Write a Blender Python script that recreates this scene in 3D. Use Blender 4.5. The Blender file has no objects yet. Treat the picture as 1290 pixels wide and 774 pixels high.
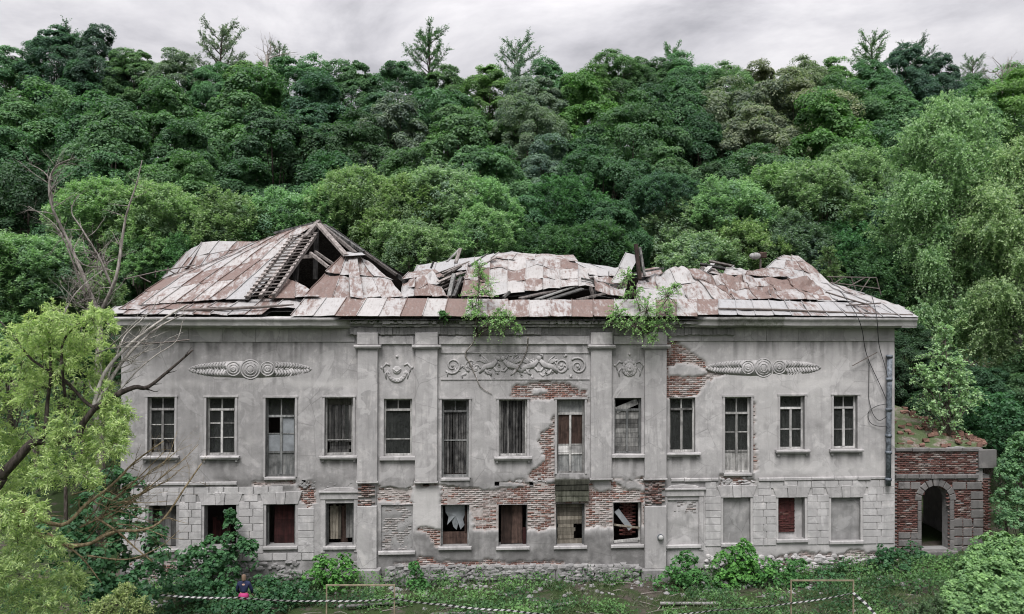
import bpy, bmesh, math, random
import numpy as np
from mathutils import Vector, Matrix

random.seed(7)
RNG = np.random.default_rng(7)
scene = bpy.context.scene
COL = scene.collection

# ------------------------------------------------------------------ camera
FPX, CX, CY = 1003.0, 645.0, 387.0            # focal length and centre in photo pixels (1290 x 774)
YAW, PITCH, ROLL = 0.0676, 0.0088, 0.0029
CAM = np.array([-2.2183, -31.997, 10.7])
_cy, _sy = math.cos(YAW), math.sin(YAW)
_cp, _sp = math.cos(PITCH), math.sin(PITCH)
_cr, _sr = math.cos(ROLL), math.sin(ROLL)

def wdir(x, y2, z2):
    y = _cp * y2 - _sp * z2
    z = _sp * y2 + _cp * z2
    return np.array([_cy * x + _sy * y, -_sy * x + _cy * y, z])

def at(px, py, Y):
    """point of the world seen at photo pixel (px, py) at world depth Y"""
    u1, v1 = px - CX, py - CY
    u = _cr * u1 + _sr * v1
    v = -_sr * u1 + _cr * v1
    d = wdir(u / FPX, 1.0, -v / FPX)
    t = (Y - CAM[1]) / d[1]
    return Vector(CAM + d * t)

def project(X, Y, Z):
    dx, dy, dz = X - CAM[0], Y - CAM[1], Z - CAM[2]
    x = _cy * dx - _sy * dy
    y = _sy * dx + _cy * dy
    y2 = _cp * y + _sp * dz
    z2 = -_sp * y + _cp * dz
    u = FPX * x / y2
    v = -FPX * z2 / y2
    return CX + _cr * u - _sr * v, CY + _sr * u + _cr * v

cam_data = bpy.data.cameras.new('camera')
cam = bpy.data.objects.new('camera', cam_data)
COL.objects.link(cam)
cam_data.sensor_width = 36.0
cam_data.lens = FPX / 1290.0 * 36.0
cam_data.clip_start = 0.1
cam_data.clip_end = 2000.0
_right = wdir(_cr, 0, _sr)
_up = wdir(_sr, 0, _cr) * 1.0
_fw = wdir(0, 1, 0)
_right = Vector(wdir(_cr, 0, _sr)); _fwd = Vector(_fw); _upv = _right.cross(_fwd)
cam.matrix_world = Matrix(((_right.x, _upv.x, -_fwd.x, CAM[0]), (_right.y, _upv.y, -_fwd.y, CAM[1]),
                           (_right.z, _upv.z, -_fwd.z, CAM[2]), (0, 0, 0, 1)))
scene.camera = cam

# ------------------------------------------------------------------ light
SUN_EL, SUN_AZ = math.radians(60), math.radians(200)     # azimuth clockwise from +Y
world = bpy.data.worlds.new('World'); scene.world = world
world.use_nodes = True
nt = world.node_tree; nt.nodes.clear()
W = nt.nodes.new; LK = nt.links.new
out = W('ShaderNodeOutputWorld'); bg = W('ShaderNodeBackground'); bg.inputs['Strength'].default_value = 0.1
sky = W('ShaderNodeTexSky'); sky.sky_type = 'NISHITA'; sky.sun_disc = False
sky.sun_elevation = SUN_EL; sky.sun_rotation = SUN_AZ
tc = W('ShaderNodeTexCoord'); sep = W('ShaderNodeSeparateXYZ'); LK(tc.outputs['Generated'], sep.inputs[0])
mx = W('ShaderNodeMath'); mx.operation = 'MAXIMUM'; mx.inputs[1].default_value = 0.0; LK(sep.outputs['Z'], mx.inputs[0])
ad = W('ShaderNodeMath'); ad.operation = 'ADD'; ad.inputs[1].default_value = 0.16; LK(mx.outputs[0], ad.inputs[0])
dx = W('ShaderNodeMath'); dx.operation = 'DIVIDE'; LK(sep.outputs['X'], dx.inputs[0]); LK(ad.outputs[0], dx.inputs[1])
dy = W('ShaderNodeMath'); dy.operation = 'DIVIDE'; LK(sep.outputs['Y'], dy.inputs[0]); LK(ad.outputs[0], dy.inputs[1])
cmb = W('ShaderNodeCombineXYZ'); LK(dx.outputs[0], cmb.inputs[0]); LK(dy.outputs[0], cmb.inputs[1])
n1 = W('ShaderNodeTexNoise'); n1.inputs['Scale'].default_value = 1.6; n1.inputs['Detail'].default_value = 7; n1.inputs['Roughness'].default_value = 0.58
n1.inputs['Distortion'].default_value = 0.35
LK(cmb.outputs[0], n1.inputs['Vector'])
cr = W('ShaderNodeValToRGB')
cr.color_ramp.elements[0].position = 0.38; cr.color_ramp.elements[0].color = (0.31, 0.302, 0.318, 1)
cr.color_ramp.elements[1].position = 0.64; cr.color_ramp.elements[1].color = (0.63, 0.61, 0.62, 1)
e = cr.color_ramp.elements.new(0.5); e.color = (0.465, 0.452, 0.47, 1)
LK(n1.outputs['Fac'], cr.inputs['Fac'])
# overcast brightening towards the zenith
cie = W('ShaderNodeMath'); cie.operation = 'MULTIPLY_ADD'; cie.inputs[1].default_value = 13.5; cie.inputs[2].default_value = 1.0; LK(mx.outputs[0], cie.inputs[0])
vm = W('ShaderNodeVectorMath'); vm.operation = 'SCALE'; LK(cr.outputs['Color'], vm.inputs[0]); LK(cie.outputs[0], vm.inputs['Scale'])
mixw = W('ShaderNodeMix'); mixw.data_type = 'RGBA'; mixw.inputs['Factor'].default_value = 0.96
LK(sky.outputs['Color'], mixw.inputs['A']); LK(vm.outputs[0], mixw.inputs['B'])
LK(mixw.outputs['Result'], bg.inputs['Color']); LK(bg.outputs[0], out.inputs['Surface'])

sun_data = bpy.data.lights.new('sun', 'SUN'); sun_data.energy = 1.5; sun_data.angle = math.radians(25)
sun_data.color = (1.0, 0.98, 0.968)
sun = bpy.data.objects.new('sun', sun_data); COL.objects.link(sun)
_sd = Vector((math.sin(SUN_AZ) * math.cos(SUN_EL), math.cos(SUN_AZ) * math.cos(SUN_EL), math.sin(SUN_EL)))
sun.rotation_euler = _sd.to_track_quat('Z', 'Y').to_euler()
scene.view_settings.view_transform = 'Standard'; scene.view_settings.look = 'None'
scene.view_settings.exposure = 1.55; scene.view_settings.gamma = 1.0
scene.cycles.filter_width = 1.1; scene.cycles.max_bounces = 6; scene.cycles.transparent_max_bounces = 6

# ------------------------------------------------------------------ numpy noise
def _hash(ix, iy, seed):
    h = (ix.astype(np.int64) * 374761393 + iy.astype(np.int64) * 668265263 + seed * 1442695041) & 0xFFFFFFFF
    h = ((h ^ (h >> 13)) * 1274126177) & 0xFFFFFFFF
    return ((h ^ (h >> 16)) & 0xFFFF) / 65535.0

def vnoise(x, y, seed=0):
    x = np.asarray(x, float); y = np.asarray(y, float)
    ix, iy = np.floor(x), np.floor(y)
    fx, fy = x - ix, y - iy
    fx = fx * fx * (3 - 2 * fx); fy = fy * fy * (3 - 2 * fy)
    a = _hash(ix, iy, seed); b = _hash(ix + 1, iy, seed)
    c = _hash(ix, iy + 1, seed); d = _hash(ix + 1, iy + 1, seed)
    return (a * (1 - fx) + b * fx) * (1 - fy) + (c * (1 - fx) + d * fx) * fy

def fbm(x, y, seed=0, octaves=4):
    s, a, t = 0.0, 0.5, 0.0
    for k in range(octaves):
        s = s + a * vnoise(np.asarray(x) * 2 ** k, np.asarray(y) * 2 ** k, seed + k * 17); t += a; a *= 0.5
    return s / t

def sstep(a, b, x):
    t = np.clip((x - a) / (b - a), 0, 1)
    return t * t * (3 - 2 * t)

def sdpoly(px, py, poly):
    """signed distance to a polygon, negative inside"""
    d = np.full(np.shape(px), 1e18); ins = np.zeros(np.shape(px), bool)
    n = len(poly)
    for i in range(n):
        ax, ay = poly[i]; bx, by = poly[(i + 1) % n]
        ex, ey = bx - ax, by - ay
        wx, wy = px - ax, py - ay
        t = np.clip((wx * ex + wy * ey) / (ex * ex + ey * ey + 1e-12), 0, 1)
        d = np.minimum(d, (wx - ex * t) ** 2 + (wy - ey * t) ** 2)
        cond = (ay > py) != (by > py)
        with np.errstate(divide='ignore', invalid='ignore'):
            xc = ax + (py - ay) * ex / (ey if ey != 0 else 1e-9)
        ins ^= cond & (px < xc)
    d = np.sqrt(d)
    return np.where(ins, -d, d)

# ------------------------------------------------------------------ object helpers
def link(o, parent=None):
    COL.objects.link(o)
    if parent is not None:
        o.parent = parent
    return o

def tag(o, label=None, cat=None, group=None, kind=None):
    if label: o['label'] = label
    if cat: o['category'] = cat
    if group: o['group'] = group
    if kind: o['kind'] = kind
    return o

def empty(name, loc=(0, 0, 0), parent=None):
    o = bpy.data.objects.new(name, None); o.location = loc
    o.empty_display_size = 0.2
    return link(o, parent)

def np_mesh(name, V, Q, mat=None, parent=None, attrs=None, smooth=False, mats=None, midx=None):
    """mesh from numpy arrays; Q is (m,4) or (m,3)"""
    me = bpy.data.meshes.new(name)
    V = np.ascontiguousarray(V, np.float32); Q = np.ascontiguousarray(Q, np.int32)
    m, k = Q.shape
    me.vertices.add(len(V)); me.vertices.foreach_set('co', V.ravel())
    me.loops.add(m * k); me.loops.foreach_set('vertex_index', Q.ravel())
    me.polygons.add(m); me.polygons.foreach_set('loop_start', np.arange(0, m * k, k, dtype=np.int32))
    if smooth: me.polygons.foreach_set('use_smooth', np.ones(m, bool))
    if attrs:
        for an, arr in attrs.items():
            arr = np.ascontiguousarray(arr, np.float32)
            if arr.ndim == 1:
                a = me.attributes.new(an, 'FLOAT', 'POINT'); a.data.foreach_set('value', arr)
            else:
                a = me.attributes.new(an, 'FLOAT_COLOR', 'POINT'); a.data.foreach_set('color', arr.ravel())
    for mm in (mats or ([mat] if mat else [])): me.materials.append(mm)
    if midx is not None: me.polygons.foreach_set('material_index', np.ascontiguousarray(midx, np.int32))
    me.update(calc_edges=True)
    o = bpy.data.objects.new(name, me)
    return link(o, parent)

class MB:
    """collects boxes, tubes, rings ... and builds them as one mesh object"""
    def __init__(s): s.v = []; s.f = []; s.m = []; s.mi = 0
    def add(s, vs, fs):
        n = len(s.v); s.v += [tuple(v) for v in vs]
        for f in fs: s.f.append(tuple(i + n for i in f)); s.m.append(s.mi)
    def box(s, x0, x1, y0, y1, z0, z1, j=0.0):
        r = (lambda: random.uniform(-j, j)) if j else (lambda: 0.0)
        vs = [(x + r(), y + r() * .5, z + r()) for z in (z0, z1) for (x, y) in ((x0, y0), (x1, y0), (x1, y1), (x0, y1))]
        s.add(vs, [(0, 3, 2, 1), (4, 5, 6, 7), (0, 1, 5, 4), (1, 2, 6, 5), (2, 3, 7, 6), (3, 0, 4, 7)])
        return s
    def bevbox(s, x0, x1, y0, y1, z0, z1, b):
        """box whose front (-y) edges are chamfered"""
        vs = [(x0, y1, z0), (x1, y1, z0), (x1, y1, z1), (x0, y1, z1), (x0, y0 + b, z0), (x1, y0 + b, z0), (x1, y0 + b, z1), (x0, y0 + b, z1),
              (x0 + b, y0, z0 + b), (x1 - b, y0, z0 + b), (x1 - b, y0, z1 - b), (x0 + b, y0, z1 - b)]
        s.add(vs, [(0, 4, 5, 1)[::-1], (1, 5, 6, 2)[::-1], (2, 6, 7, 3)[::-1], (3, 7, 4, 0)[::-1], (4, 8, 9, 5)[::-1], (5, 9, 10, 6)[::-1], (6, 10, 11, 7)[::-1], (7, 11, 8, 4)[::-1], (8, 11, 10, 9)[::-1], (0, 1, 2, 3)[::-1]])
        return s
    def beam(s, a, b, w, h, roll=0.0):
        a = Vector(a); b = Vector(b); d = (b - a).normalized()
        up = Vector((0, 0, 1)) if abs(d.z) < 0.95 else Vector((0, 1, 0))
        sx = d.cross(up).normalized(); sz = sx.cross(d).normalized()
        if roll:
            sx, sz = sx * math.cos(roll) + sz * math.sin(roll), sz * math.cos(roll) - sx * math.sin(roll)
        vs = []
        for p in (a, b):
            for (i, k) in ((-1, -1), (1, -1), (1, 1), (-1, 1)):
                vs.append(p + sx * (w / 2 * i) + sz * (h / 2 * k))
        s.add(vs, [(0, 1, 2, 3), (7, 6, 5, 4), (0, 4, 5, 1), (1, 5, 6, 2), (2, 6, 7, 3), (3, 7, 4, 0)])
        return s
    def tube(s, pts, rad, n=6, cap=True):
        pts = [Vector(p) for p in pts]
        if not hasattr(rad, '__len__'): rad = [rad] * len(pts)
        base = len(s.v); nrm = None
        for i, p in enumerate(pts):
            d = (pts[min(i + 1, len(pts) - 1)] - pts[max(i - 1, 0)])
            if d.length < 1e-9: d = Vector((0, 0, 1))
            d.normalize()
            if nrm is None:
                nrm = d.orthogonal().normalized()
            nrm = (nrm - d * nrm.dot(d))
            if nrm.length < 1e-6: nrm = d.orthogonal()
            nrm.normalize(); bn = d.cross(nrm)
            for k in range(n):
                a = 2 * math.pi * k / n
                s.v.append(tuple(p + (nrm * math.cos(a) + bn * math.sin(a)) * rad[i]))
        for i in range(len(pts) - 1):
            for k in range(n):
                k2 = (k + 1) % n
                s.f.append((base + i * n + k, base + i * n + k2, base + (i + 1) * n + k2, base + (i + 1) * n + k)); s.m.append(s.mi)
        if cap:
            s.f.append(tuple(base + k for k in range(n))[::-1]); s.m.append(s.mi)
            s.f.append(tuple(base + (len(pts) - 1) * n + k for k in range(n))); s.m.append(s.mi)
        return s
    def blob(s, c, r, seg=8, rings=5, j=0.0):
        c = Vector(c); base = len(s.v)
        rx, ry, rz = r if hasattr(r, '__len__') else (r, r, r)
        s.v.append((c.x, c.y, c.z - rz))
        for i in range(1, rings):
            ph = -math.pi / 2 + math.pi * i / rings
            for k in range(seg):
                a = 2 * math.pi * k / seg; q = 1 + random.uniform(-j, j)
                s.v.append((c.x + rx * q * math.cos(ph) * math.cos(a), c.y + ry * q * math.cos(ph) * math.sin(a), c.z + rz * q * math.sin(ph)))
        s.v.append((c.x, c.y, c.z + rz)); top = len(s.v) - 1
        for k in range(seg):
            k2 = (k + 1) % seg
            s.f.append((base, base + 1 + k2, base + 1 + k)); s.m.append(s.mi)
            for i in range(rings - 2):
                a0 = base + 1 + i * seg
                s.f.append((a0 + k, a0 + k2, a0 + seg + k2, a0 + seg + k)); s.m.append(s.mi)
            a0 = base + 1 + (rings - 2) * seg
            s.f.append((a0 + k, a0 + k2, top)); s.m.append(s.mi)
        return s
    def ring(s, c, R, r, n=20, m=6, a0=0.0, a1=2 * math.pi, sy=1.0):
        """torus (arc) in the xz plane"""
        pts = []
        closed = abs(a1 - a0 - 2 * math.pi) < 1e-6
        for i in range(n + 1):
            a = a0 + (a1 - a0) * i / n
            pts.append((c[0] + R * math.cos(a), c[1], c[2] + R * sy * math.sin(a)))
        return s.tube(pts, r, m, cap=not closed)
    def disc(s, c, R, y0, y1, n=20):
        """disc standing in the xz plane, from y1 (back) to y0 (front)"""
        vs = [(c[0] + R * math.cos(2 * math.pi * k / n), y, c[1] + R * math.sin(2 * math.pi * k / n)) for y in (y0, y1) for k in range(n)]
        fs = [tuple(range(n))] + [(k, k + n, (k + 1) % n + n, (k + 1) % n) for k in range(n)]
        s.add(vs, fs); return s
    def prism(s, poly, y0, y1):
        """polygon in (x,z), counter-clockwise seen from the front (-y), from y0 (front) to y1"""
        n = len(poly)
        vs = [(x, y, z) for y in (y0, y1) for (x, z) in poly]
        fs = [tuple(range(n)), tuple(range(2 * n - 1, n - 1, -1))] + [((k + 1) % n, k, k + n, (k + 1) % n + n) for k in range(n)]
        s.add(vs, fs); return s
    def build(s, name, mat, parent=None, smooth=False, bevel=0.0):
        me = bpy.data.meshes.new(name); me.from_pydata(s.v, [], s.f)
        for mm in (mat if isinstance(mat, (list, tuple)) else [mat]): me.materials.append(mm)
        if any(s.m): me.polygons.foreach_set('material_index', s.m)
        if smooth: me.polygons.foreach_set('use_smooth', [True] * len(me.polygons))
        me.update()
        o = bpy.data.objects.new(name, me)
        if bevel:
            md = o.modifiers.new('bevel', 'BEVEL'); md.width = bevel; md.segments = 1; md.limit_method = 'ANGLE'
        return link(o, parent)

# ------------------------------------------------------------------ materials
class NT:
    def __init__(s, name):
        s.mat = bpy.data.materials.new(name); s.mat.use_nodes = True
        s.t = s.mat.node_tree; s.t.nodes.clear()
        s.out = s.n('ShaderNodeOutputMaterial')
    def n(s, typ, **kw):
        x = s.t.nodes.new(typ)
        for k, v in kw.items():
            if k in x.inputs: x.inputs[k].default_value = v
            else: setattr(x, k, v)
        return x
    def l(s, a, b): s.t.links.new(a, b)
    def noise(s, vec, scale, detail=5, rough=0.55, dist=0.0):
        x = s.n('ShaderNodeTexNoise', Scale=scale, Detail=detail, Roughness=rough, Distortion=dist)
        if vec is not None: s.l(vec, x.inputs['Vector'])
        return x.outputs['Fac']
    def ramp(s, fac, stops, interp='LINEAR'):
        x = s.n('ShaderNodeValToRGB'); x.color_ramp.interpolation = interp
        el = x.color_ramp.elements
        while len(el) < len(stops): el.new(0.5)
        for e, (p, c) in zip(el, stops):
            e.position = p; e.color = (c, c, c, 1) if not hasattr(c, '__len__') else (*c, 1)
        s.l(fac, x.inputs['Fac']); return x.outputs['Color']
    def mix(s, fac, a, b, mode='MIX'):
        x = s.n('ShaderNodeMix', data_type='RGBA', blend_type=mode)
        for sock, v in (('Factor', fac), ('A', a), ('B', b)):
            if hasattr(v, 'is_linked') or hasattr(v, 'node'): s.l(v, x.inputs[sock])
            elif hasattr(v, '__len__'): x.inputs[sock].default_value = (*v, 1)
            else: x.inputs[sock].default_value = v
        return x.outputs['Result']
    def math(s, op, a, b=0.0, clamp=False):
        x = s.n('ShaderNodeMath', operation=op, use_clamp=clamp)
        for i, v in enumerate((a, b)):
            if hasattr(v, 'node'): s.l(v, x.inputs[i])
            else: x.inputs[i].default_value = v
        return x.outputs[0]
    def mapping(s, vec, scale, loc=(0, 0, 0)):
        x = s.n('ShaderNodeMapping'); x.inputs['Scale'].default_value = scale; x.inputs['Location'].default_value = loc
        s.l(vec, x.inputs['Vector']); return x.outputs['Vector']
    def bump(s, h, strength=0.5, dist=0.02):
        x = s.n('ShaderNodeBump', Strength=strength, Distance=dist); s.l(h, x.inputs['Height']); return x.outputs['Normal']
    def finish(s, color, rough=0.8, normal=None, metallic=0.0, spec=0.3):
        p = s.n('ShaderNodeBsdfPrincipled', Roughness=rough if not hasattr(rough, 'node') else 0.5, Metallic=metallic)
        p.inputs['Specular IOR Level'].default_value = spec
        if hasattr(rough, 'node'): s.l(rough, p.inputs['Roughness'])
        if hasattr(color, 'node'): s.l(color, p.inputs['Base Color'])
        else: p.inputs['Base Color'].default_value = (*color, 1)
        if normal is not None: s.l(normal, p.inputs['Normal'])
        s.l(p.outputs[0], s.out.inputs['Surface']); return s.mat
    def pos(s): return s.n('ShaderNodeNewGeometry').outputs['Position']
    def attr(s, name, typ='GEOMETRY'):
        return s.n('ShaderNodeAttribute', attribute_type=typ, attribute_name=name)

def mat_plaster(name='plaster', base=(0.408, 0.396, 0.394), use_mask=True, dirt=1.0):
    t = NT(name); P = t.pos()
    big = t.noise(P, 0.45, 6, 0.6)
    med = t.noise(P, 2.2, 6, 0.65, 0.4)
    fine = t.noise(P, 38, 4, 0.7)
    streak = t.noise(t.mapping(P, (3.2, 3.2, 0.28)), 1.6, 6, 0.65)
    c = t.mix(t.ramp(big, [(0.3, 0.0), (0.7, 1.0)]), tuple(b * 0.86 for b in base), tuple(b * 1.10 for b in base))
    c = t.mix(t.ramp(med, [(0.42, 0.0), (0.60, 0.9)]), c, tuple(b * 0.74 for b in base))
    c = t.mix(t.ramp(med, [(0.32, 0.85), (0.44, 0.0)]), c, (base[0] * 1.22, base[1] * 1.2, base[2] * 1.18))
    c = t.mix(t.math('MULTIPLY', t.ramp(streak, [(0.47, 0.0), (0.70, 1.0)]), 0.62 * dirt), c, tuple(b * 0.52 for b in base))
    pat = t.noise(P, 0.8, 3, 0.5, 1.2)
    c = t.mix(t.ramp(pat, [(0.545, 0.0), (0.56, 0.6)]), c, tuple(b * 0.82 for b in base))
    c = t.mix(t.ramp(pat, [(0.40, 0.55), (0.412, 0.0)]), c, tuple(b * 1.16 for b in base))
    spots = t.noise(P, 5.5, 8, 0.75, 0.8)
    c = t.mix(t.ramp(spots, [(0.63, 0.0), (0.68, 0.65)]), c, tuple(b * 0.55 for b in base))
    crack = t.n('ShaderNodeTexVoronoi', feature='DISTANCE_TO_EDGE', Scale=0.75)
    t.l(t.mix(0.16, P, t.n('ShaderNodeTexNoise', Scale=2.5).outputs['Color'], 'ADD'), crack.inputs['Vector'])
    ck = t.math('MULTIPLY', t.ramp(crack.outputs['Distance'], [(0.0, 1.0), (0.012, 0.0)]), t.ramp(big, [(0.45, 0.0), (0.6, 0.7)]))
    c = t.mix(ck, c, tuple(b * 0.4 for b in base))
    c = t.mix(t.math('MULTIPLY', t.ramp(fine, [(0.4, 0.0), (0.7, 1.0)]), 0.25), c, tuple(b * 0.72 for b in base))
    if use_mask:
        a = t.attr('mask'); sp = t.n('ShaderNodeSeparateColor'); t.l(a.outputs['Color'], sp.inputs[0])
        brk = t.math('ADD', t.math('MULTIPLY', med, 0.9), 0.15)
        c = t.mix(t.math('MULTIPLY', sp.outputs[1], brk, True), c, (0.50, 0.485, 0.475))
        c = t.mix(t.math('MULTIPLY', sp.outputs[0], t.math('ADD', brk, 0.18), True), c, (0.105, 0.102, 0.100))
        ms = t.ramp(t.math('ADD', t.math('MULTIPLY', spots, 0.8), t.math('MULTIPLY', sp.outputs[2], 0.5)), [(0.70, 0.0), (0.98, 1.0)])
        c = t.mix(t.math('MULTIPLY', ms, t.math('MULTIPLY', sp.outputs[2], 0.8), True), c, t.mix(t.ramp(big, [(0.4, 0.0), (0.6, 1.0)]), (0.07, 0.068, 0.06), (0.065, 0.085, 0.04)))
        c = t.mix(a.outputs['Alpha'], c, t.mix(t.ramp(spots, [(0.4, 0.0), (0.6, 1.0)]), (0.40, 0.37, 0.355), (0.27, 0.235, 0.22)))
    h = t.math('ADD', t.math('MULTIPLY', fine, 0.35), t.math('ADD', spots, med))
    return t.finish(c, 0.92, t.bump(h, 0.45, 0.02), spec=0.15)

def mat_attr_brick(name):
    t = NT(name); P = t.pos(); a = t.attr('col')
    n = t.noise(P, 18, 5, 0.7); n2 = t.noise(P, 3.0, 6, 0.7)
    c = t.mix(t.ramp(n, [(0.35, 0.0), (0.7, 0.55)]), a.outputs['Color'], (0.10, 0.07, 0.06))
    c = t.mix(t.ramp(n2, [(0.50, 0.0), (0.66, 0.85)]), c, (0.38, 0.355, 0.345))
    return t.finish(c, 0.92, t.bump(n, 0.6, 0.01), spec=0.12)

def mat_dark_brick(name):
    t = NT(name); P = t.pos(); a = t.attr('col'); n = t.noise(P, 14, 5, 0.7); n2 = t.noise(P, 2.0, 6, 0.7)
    c = t.mix(t.ramp(n, [(0.35, 0.0), (0.7, 0.5)]), a.outputs['Color'], (0.05, 0.038, 0.034))
    c = t.mix(t.ramp(n2, [(0.56, 0.0), (0.70, 0.5)]), c, (0.20, 0.18, 0.17))
    return t.finish(c, 0.92, t.bump(n, 0.6, 0.01), spec=0.12)

def mat_wood(name, c0, c1, rough=0.85):
    t = NT(name); P = t.pos(); oi = t.n('ShaderNodeObjectInfo')
    g = t.noise(t.mapping(P, (9, 9, 0.9)), 1.3, 6, 0.7)
    b = t.noise(P, 3.5, 5, 0.6)
    c = t.mix(t.ramp(g, [(0.36, 0.0), (0.64, 1.0)]), c0, c1)
    c = t.mix(t.ramp(b, [(0.45, 0.0), (0.7, 0.7)]), c, tuple(x * 0.45 for x in c0))
    hs = t.n('ShaderNodeHueSaturation'); hs.inputs['Hue'].default_value = 0.5
    t.l(t.math('ADD', t.math('MULTIPLY', oi.outputs['Random'], 1.1), 0.4), hs.inputs['Value']); t.l(c, hs.inputs['Color'])
    return t.finish(hs.outputs[0], rough, t.bump(g, 0.5, 0.01), spec=0.2)

def mat_simple(name, col, rough=0.7, metallic=0.0, var=0.35, scale=6.0, spec=0.3):
    t = NT(name); P = t.pos(); n = t.noise(P, scale, 6, 0.65)
    c = t.mix(t.ramp(n, [(0.35, 0.0), (0.7, 1.0)]), tuple(x * (1 - var) for x in col), tuple(min(1, x * (1 + var * 0.5)) for x in col))
    return t.finish(c, rough, t.bump(n, 0.25, 0.01), metallic, spec)

def mat_roof():
    t = NT('roof_metal'); P = t.pos(); oi = t.n('ShaderNodeObjectInfo')
    sp = t.n('ShaderNodeSeparateColor'); t.l(oi.outputs['Color'], sp.inputs[0])
    off = t.n('ShaderNodeVectorMath', operation='SCALE'); t.l(oi.outputs['Color'], off.inputs[0]); off.inputs['Scale'].default_value = 23.0
    pv = t.n('ShaderNodeVectorMath', operation='ADD'); t.l(P, pv.inputs[0]); t.l(off.outputs[0], pv.inputs[1])
    n = t.math('ADD', t.math('MULTIPLY', t.noise(t.mapping(pv.outputs[0], (2.3, .55, .55)), 3.0, 10, 0.74, 0.3), .55), t.math('MULTIPLY', t.noise(pv.outputs[0], 1.5, 9, 0.72, 0.5), .45)); n2 = t.noise(pv.outputs[0], 0.9, 6, 0.6); n3 = t.noise(pv.outputs[0], 14, 5, 0.7)
    paint = t.mix(n2, (0.235, 0.225, 0.218), (0.39, 0.378, 0.37))
    paint = t.mix(sp.outputs[1], paint, (0.27, 0.27, 0.275))
    rust = t.mix(t.ramp(n3, [(0.3, 0.0), (0.7, 1.0)]), (0.082, 0.048, 0.039), (0.158, 0.098, 0.080))
    f = t.ramp(t.math('ADD', n, t.math('MULTIPLY', sp.outputs[0], 0.26)), [(0.58, 0.0), (0.67, 0.92)])
    c = t.mix(f, paint, rust)
    c = t.mix(t.ramp(t.noise(pv.outputs[0], 4.5, 8, 0.75), [(0.56, 0.0), (0.70, 0.75)]), c, (0.10, 0.085, 0.08))
    c = t.mix(t.ramp(t.noise(t.mapping(P, (5, 1.0, 1.0)), 2.4, 7, 0.7), [(0.5, 0.0), (0.68, 0.5)]), c, (0.17, 0.145, 0.135))
    return t.finish(c, 0.62, t.bump(t.math('ADD', n, n2), 0.35, 0.02), 0.0, 0.35)

def mat_leaf(name, trans=0.4, rough=0.5, own=None):
    t = NT(name); a = t.attr('tint')
    if own is None:
        oi = t.n('ShaderNodeObjectInfo'); base = oi.outputs['Color']
    else:
        r = t.n('ShaderNodeRGB'); r.outputs[0].default_value = (*own, 1); base = r.outputs[0]
    # tint: 0 deep, 0.5 normal, 1 pale yellowish: new leaves, and clump tops with light painted in
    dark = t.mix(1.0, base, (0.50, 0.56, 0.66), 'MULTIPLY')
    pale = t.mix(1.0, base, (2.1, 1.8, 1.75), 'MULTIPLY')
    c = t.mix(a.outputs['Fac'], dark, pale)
    p = t.n('ShaderNodeBsdfPrincipled', Roughness=rough); p.inputs['Specular IOR Level'].default_value = 0.25
    t.l(c, p.inputs['Base Color'])
    tr = t.n('ShaderNodeBsdfTranslucent'); t.l(t.mix(1.0, c, (1.0, 1.25, 0.72), 'MULTIPLY'), tr.inputs['Color'])
    ms = t.n('ShaderNodeMixShader'); ms.inputs[0].default_value = trans
    t.l(p.outputs[0], ms.inputs[1]); t.l(tr.outputs[0], ms.inputs[2]); t.l(ms.outputs[0], t.out.inputs['Surface'])
    return t.mat

def mat_bark(name, c0, c1, birch=False):
    t = NT(name); P = t.pos()
    n = t.noise(t.mapping(P, (9, 9, 2.2) if not birch else (3, 3, 10)), 1.6, 6, 0.7)
    c = t.mix(t.ramp(n, [(0.38, 0.0), (0.62, 1.0)]), c0, c1)
    return t.finish(c, 0.9, t.bump(n, 0.7, 0.03), spec=0.15)

def mat_glass():
    """dusty old panes: partly see-through"""
    t = NT('old_window_glass'); P = t.pos(); n = t.noise(P, 4, 6, 0.7)
    p = t.n('ShaderNodeBsdfPrincipled', Roughness=0.15); p.inputs['Base Color'].default_value = (0.05, 0.052, 0.052, 1)
    t.l(t.bump(t.noise(P, 1.7), 0.15, 0.02), p.inputs['Normal'])
    tr = t.n('ShaderNodeBsdfTransparent'); tr.inputs['Color'].default_value = (0.86, 0.88, 0.87, 1)
    ms = t.n('ShaderNodeMixShader'); t.l(t.ramp(n, [(0.42, 0.80), (0.75, 0.40)]), ms.inputs[0])
    t.l(p.outputs[0], ms.inputs[1]); t.l(tr.outputs[0], ms.inputs[2]); t.l(ms.outputs[0], t.out.inputs['Surface'])
    return t.mat

def mat_ground():
    t = NT('forest_ground'); P = t.pos()
    n = t.noise(P, 0.55, 8, 0.65, 0.5); m = t.noise(P, 7, 6, 0.7); g = t.noise(P, 45, 4, 0.7)
    dirt = t.mix(m, (0.030, 0.024, 0.019), (0.13, 0.112, 0.098))
    green = t.mix(m, (0.018, 0.032, 0.012), (0.05, 0.075, 0.028))
    c = t.mix(t.ramp(n, [(0.50, 0.0), (0.60, 1.0)]), green, dirt)
    c = t.mix(t.ramp(g, [(0.6, 0.0), (0.75, 0.6)]), c, (0.25, 0.23, 0.21))
    return t.finish(c, 0.95, t.bump(t.math('ADD', m, g), 0.8, 0.05), spec=0.1)

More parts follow.
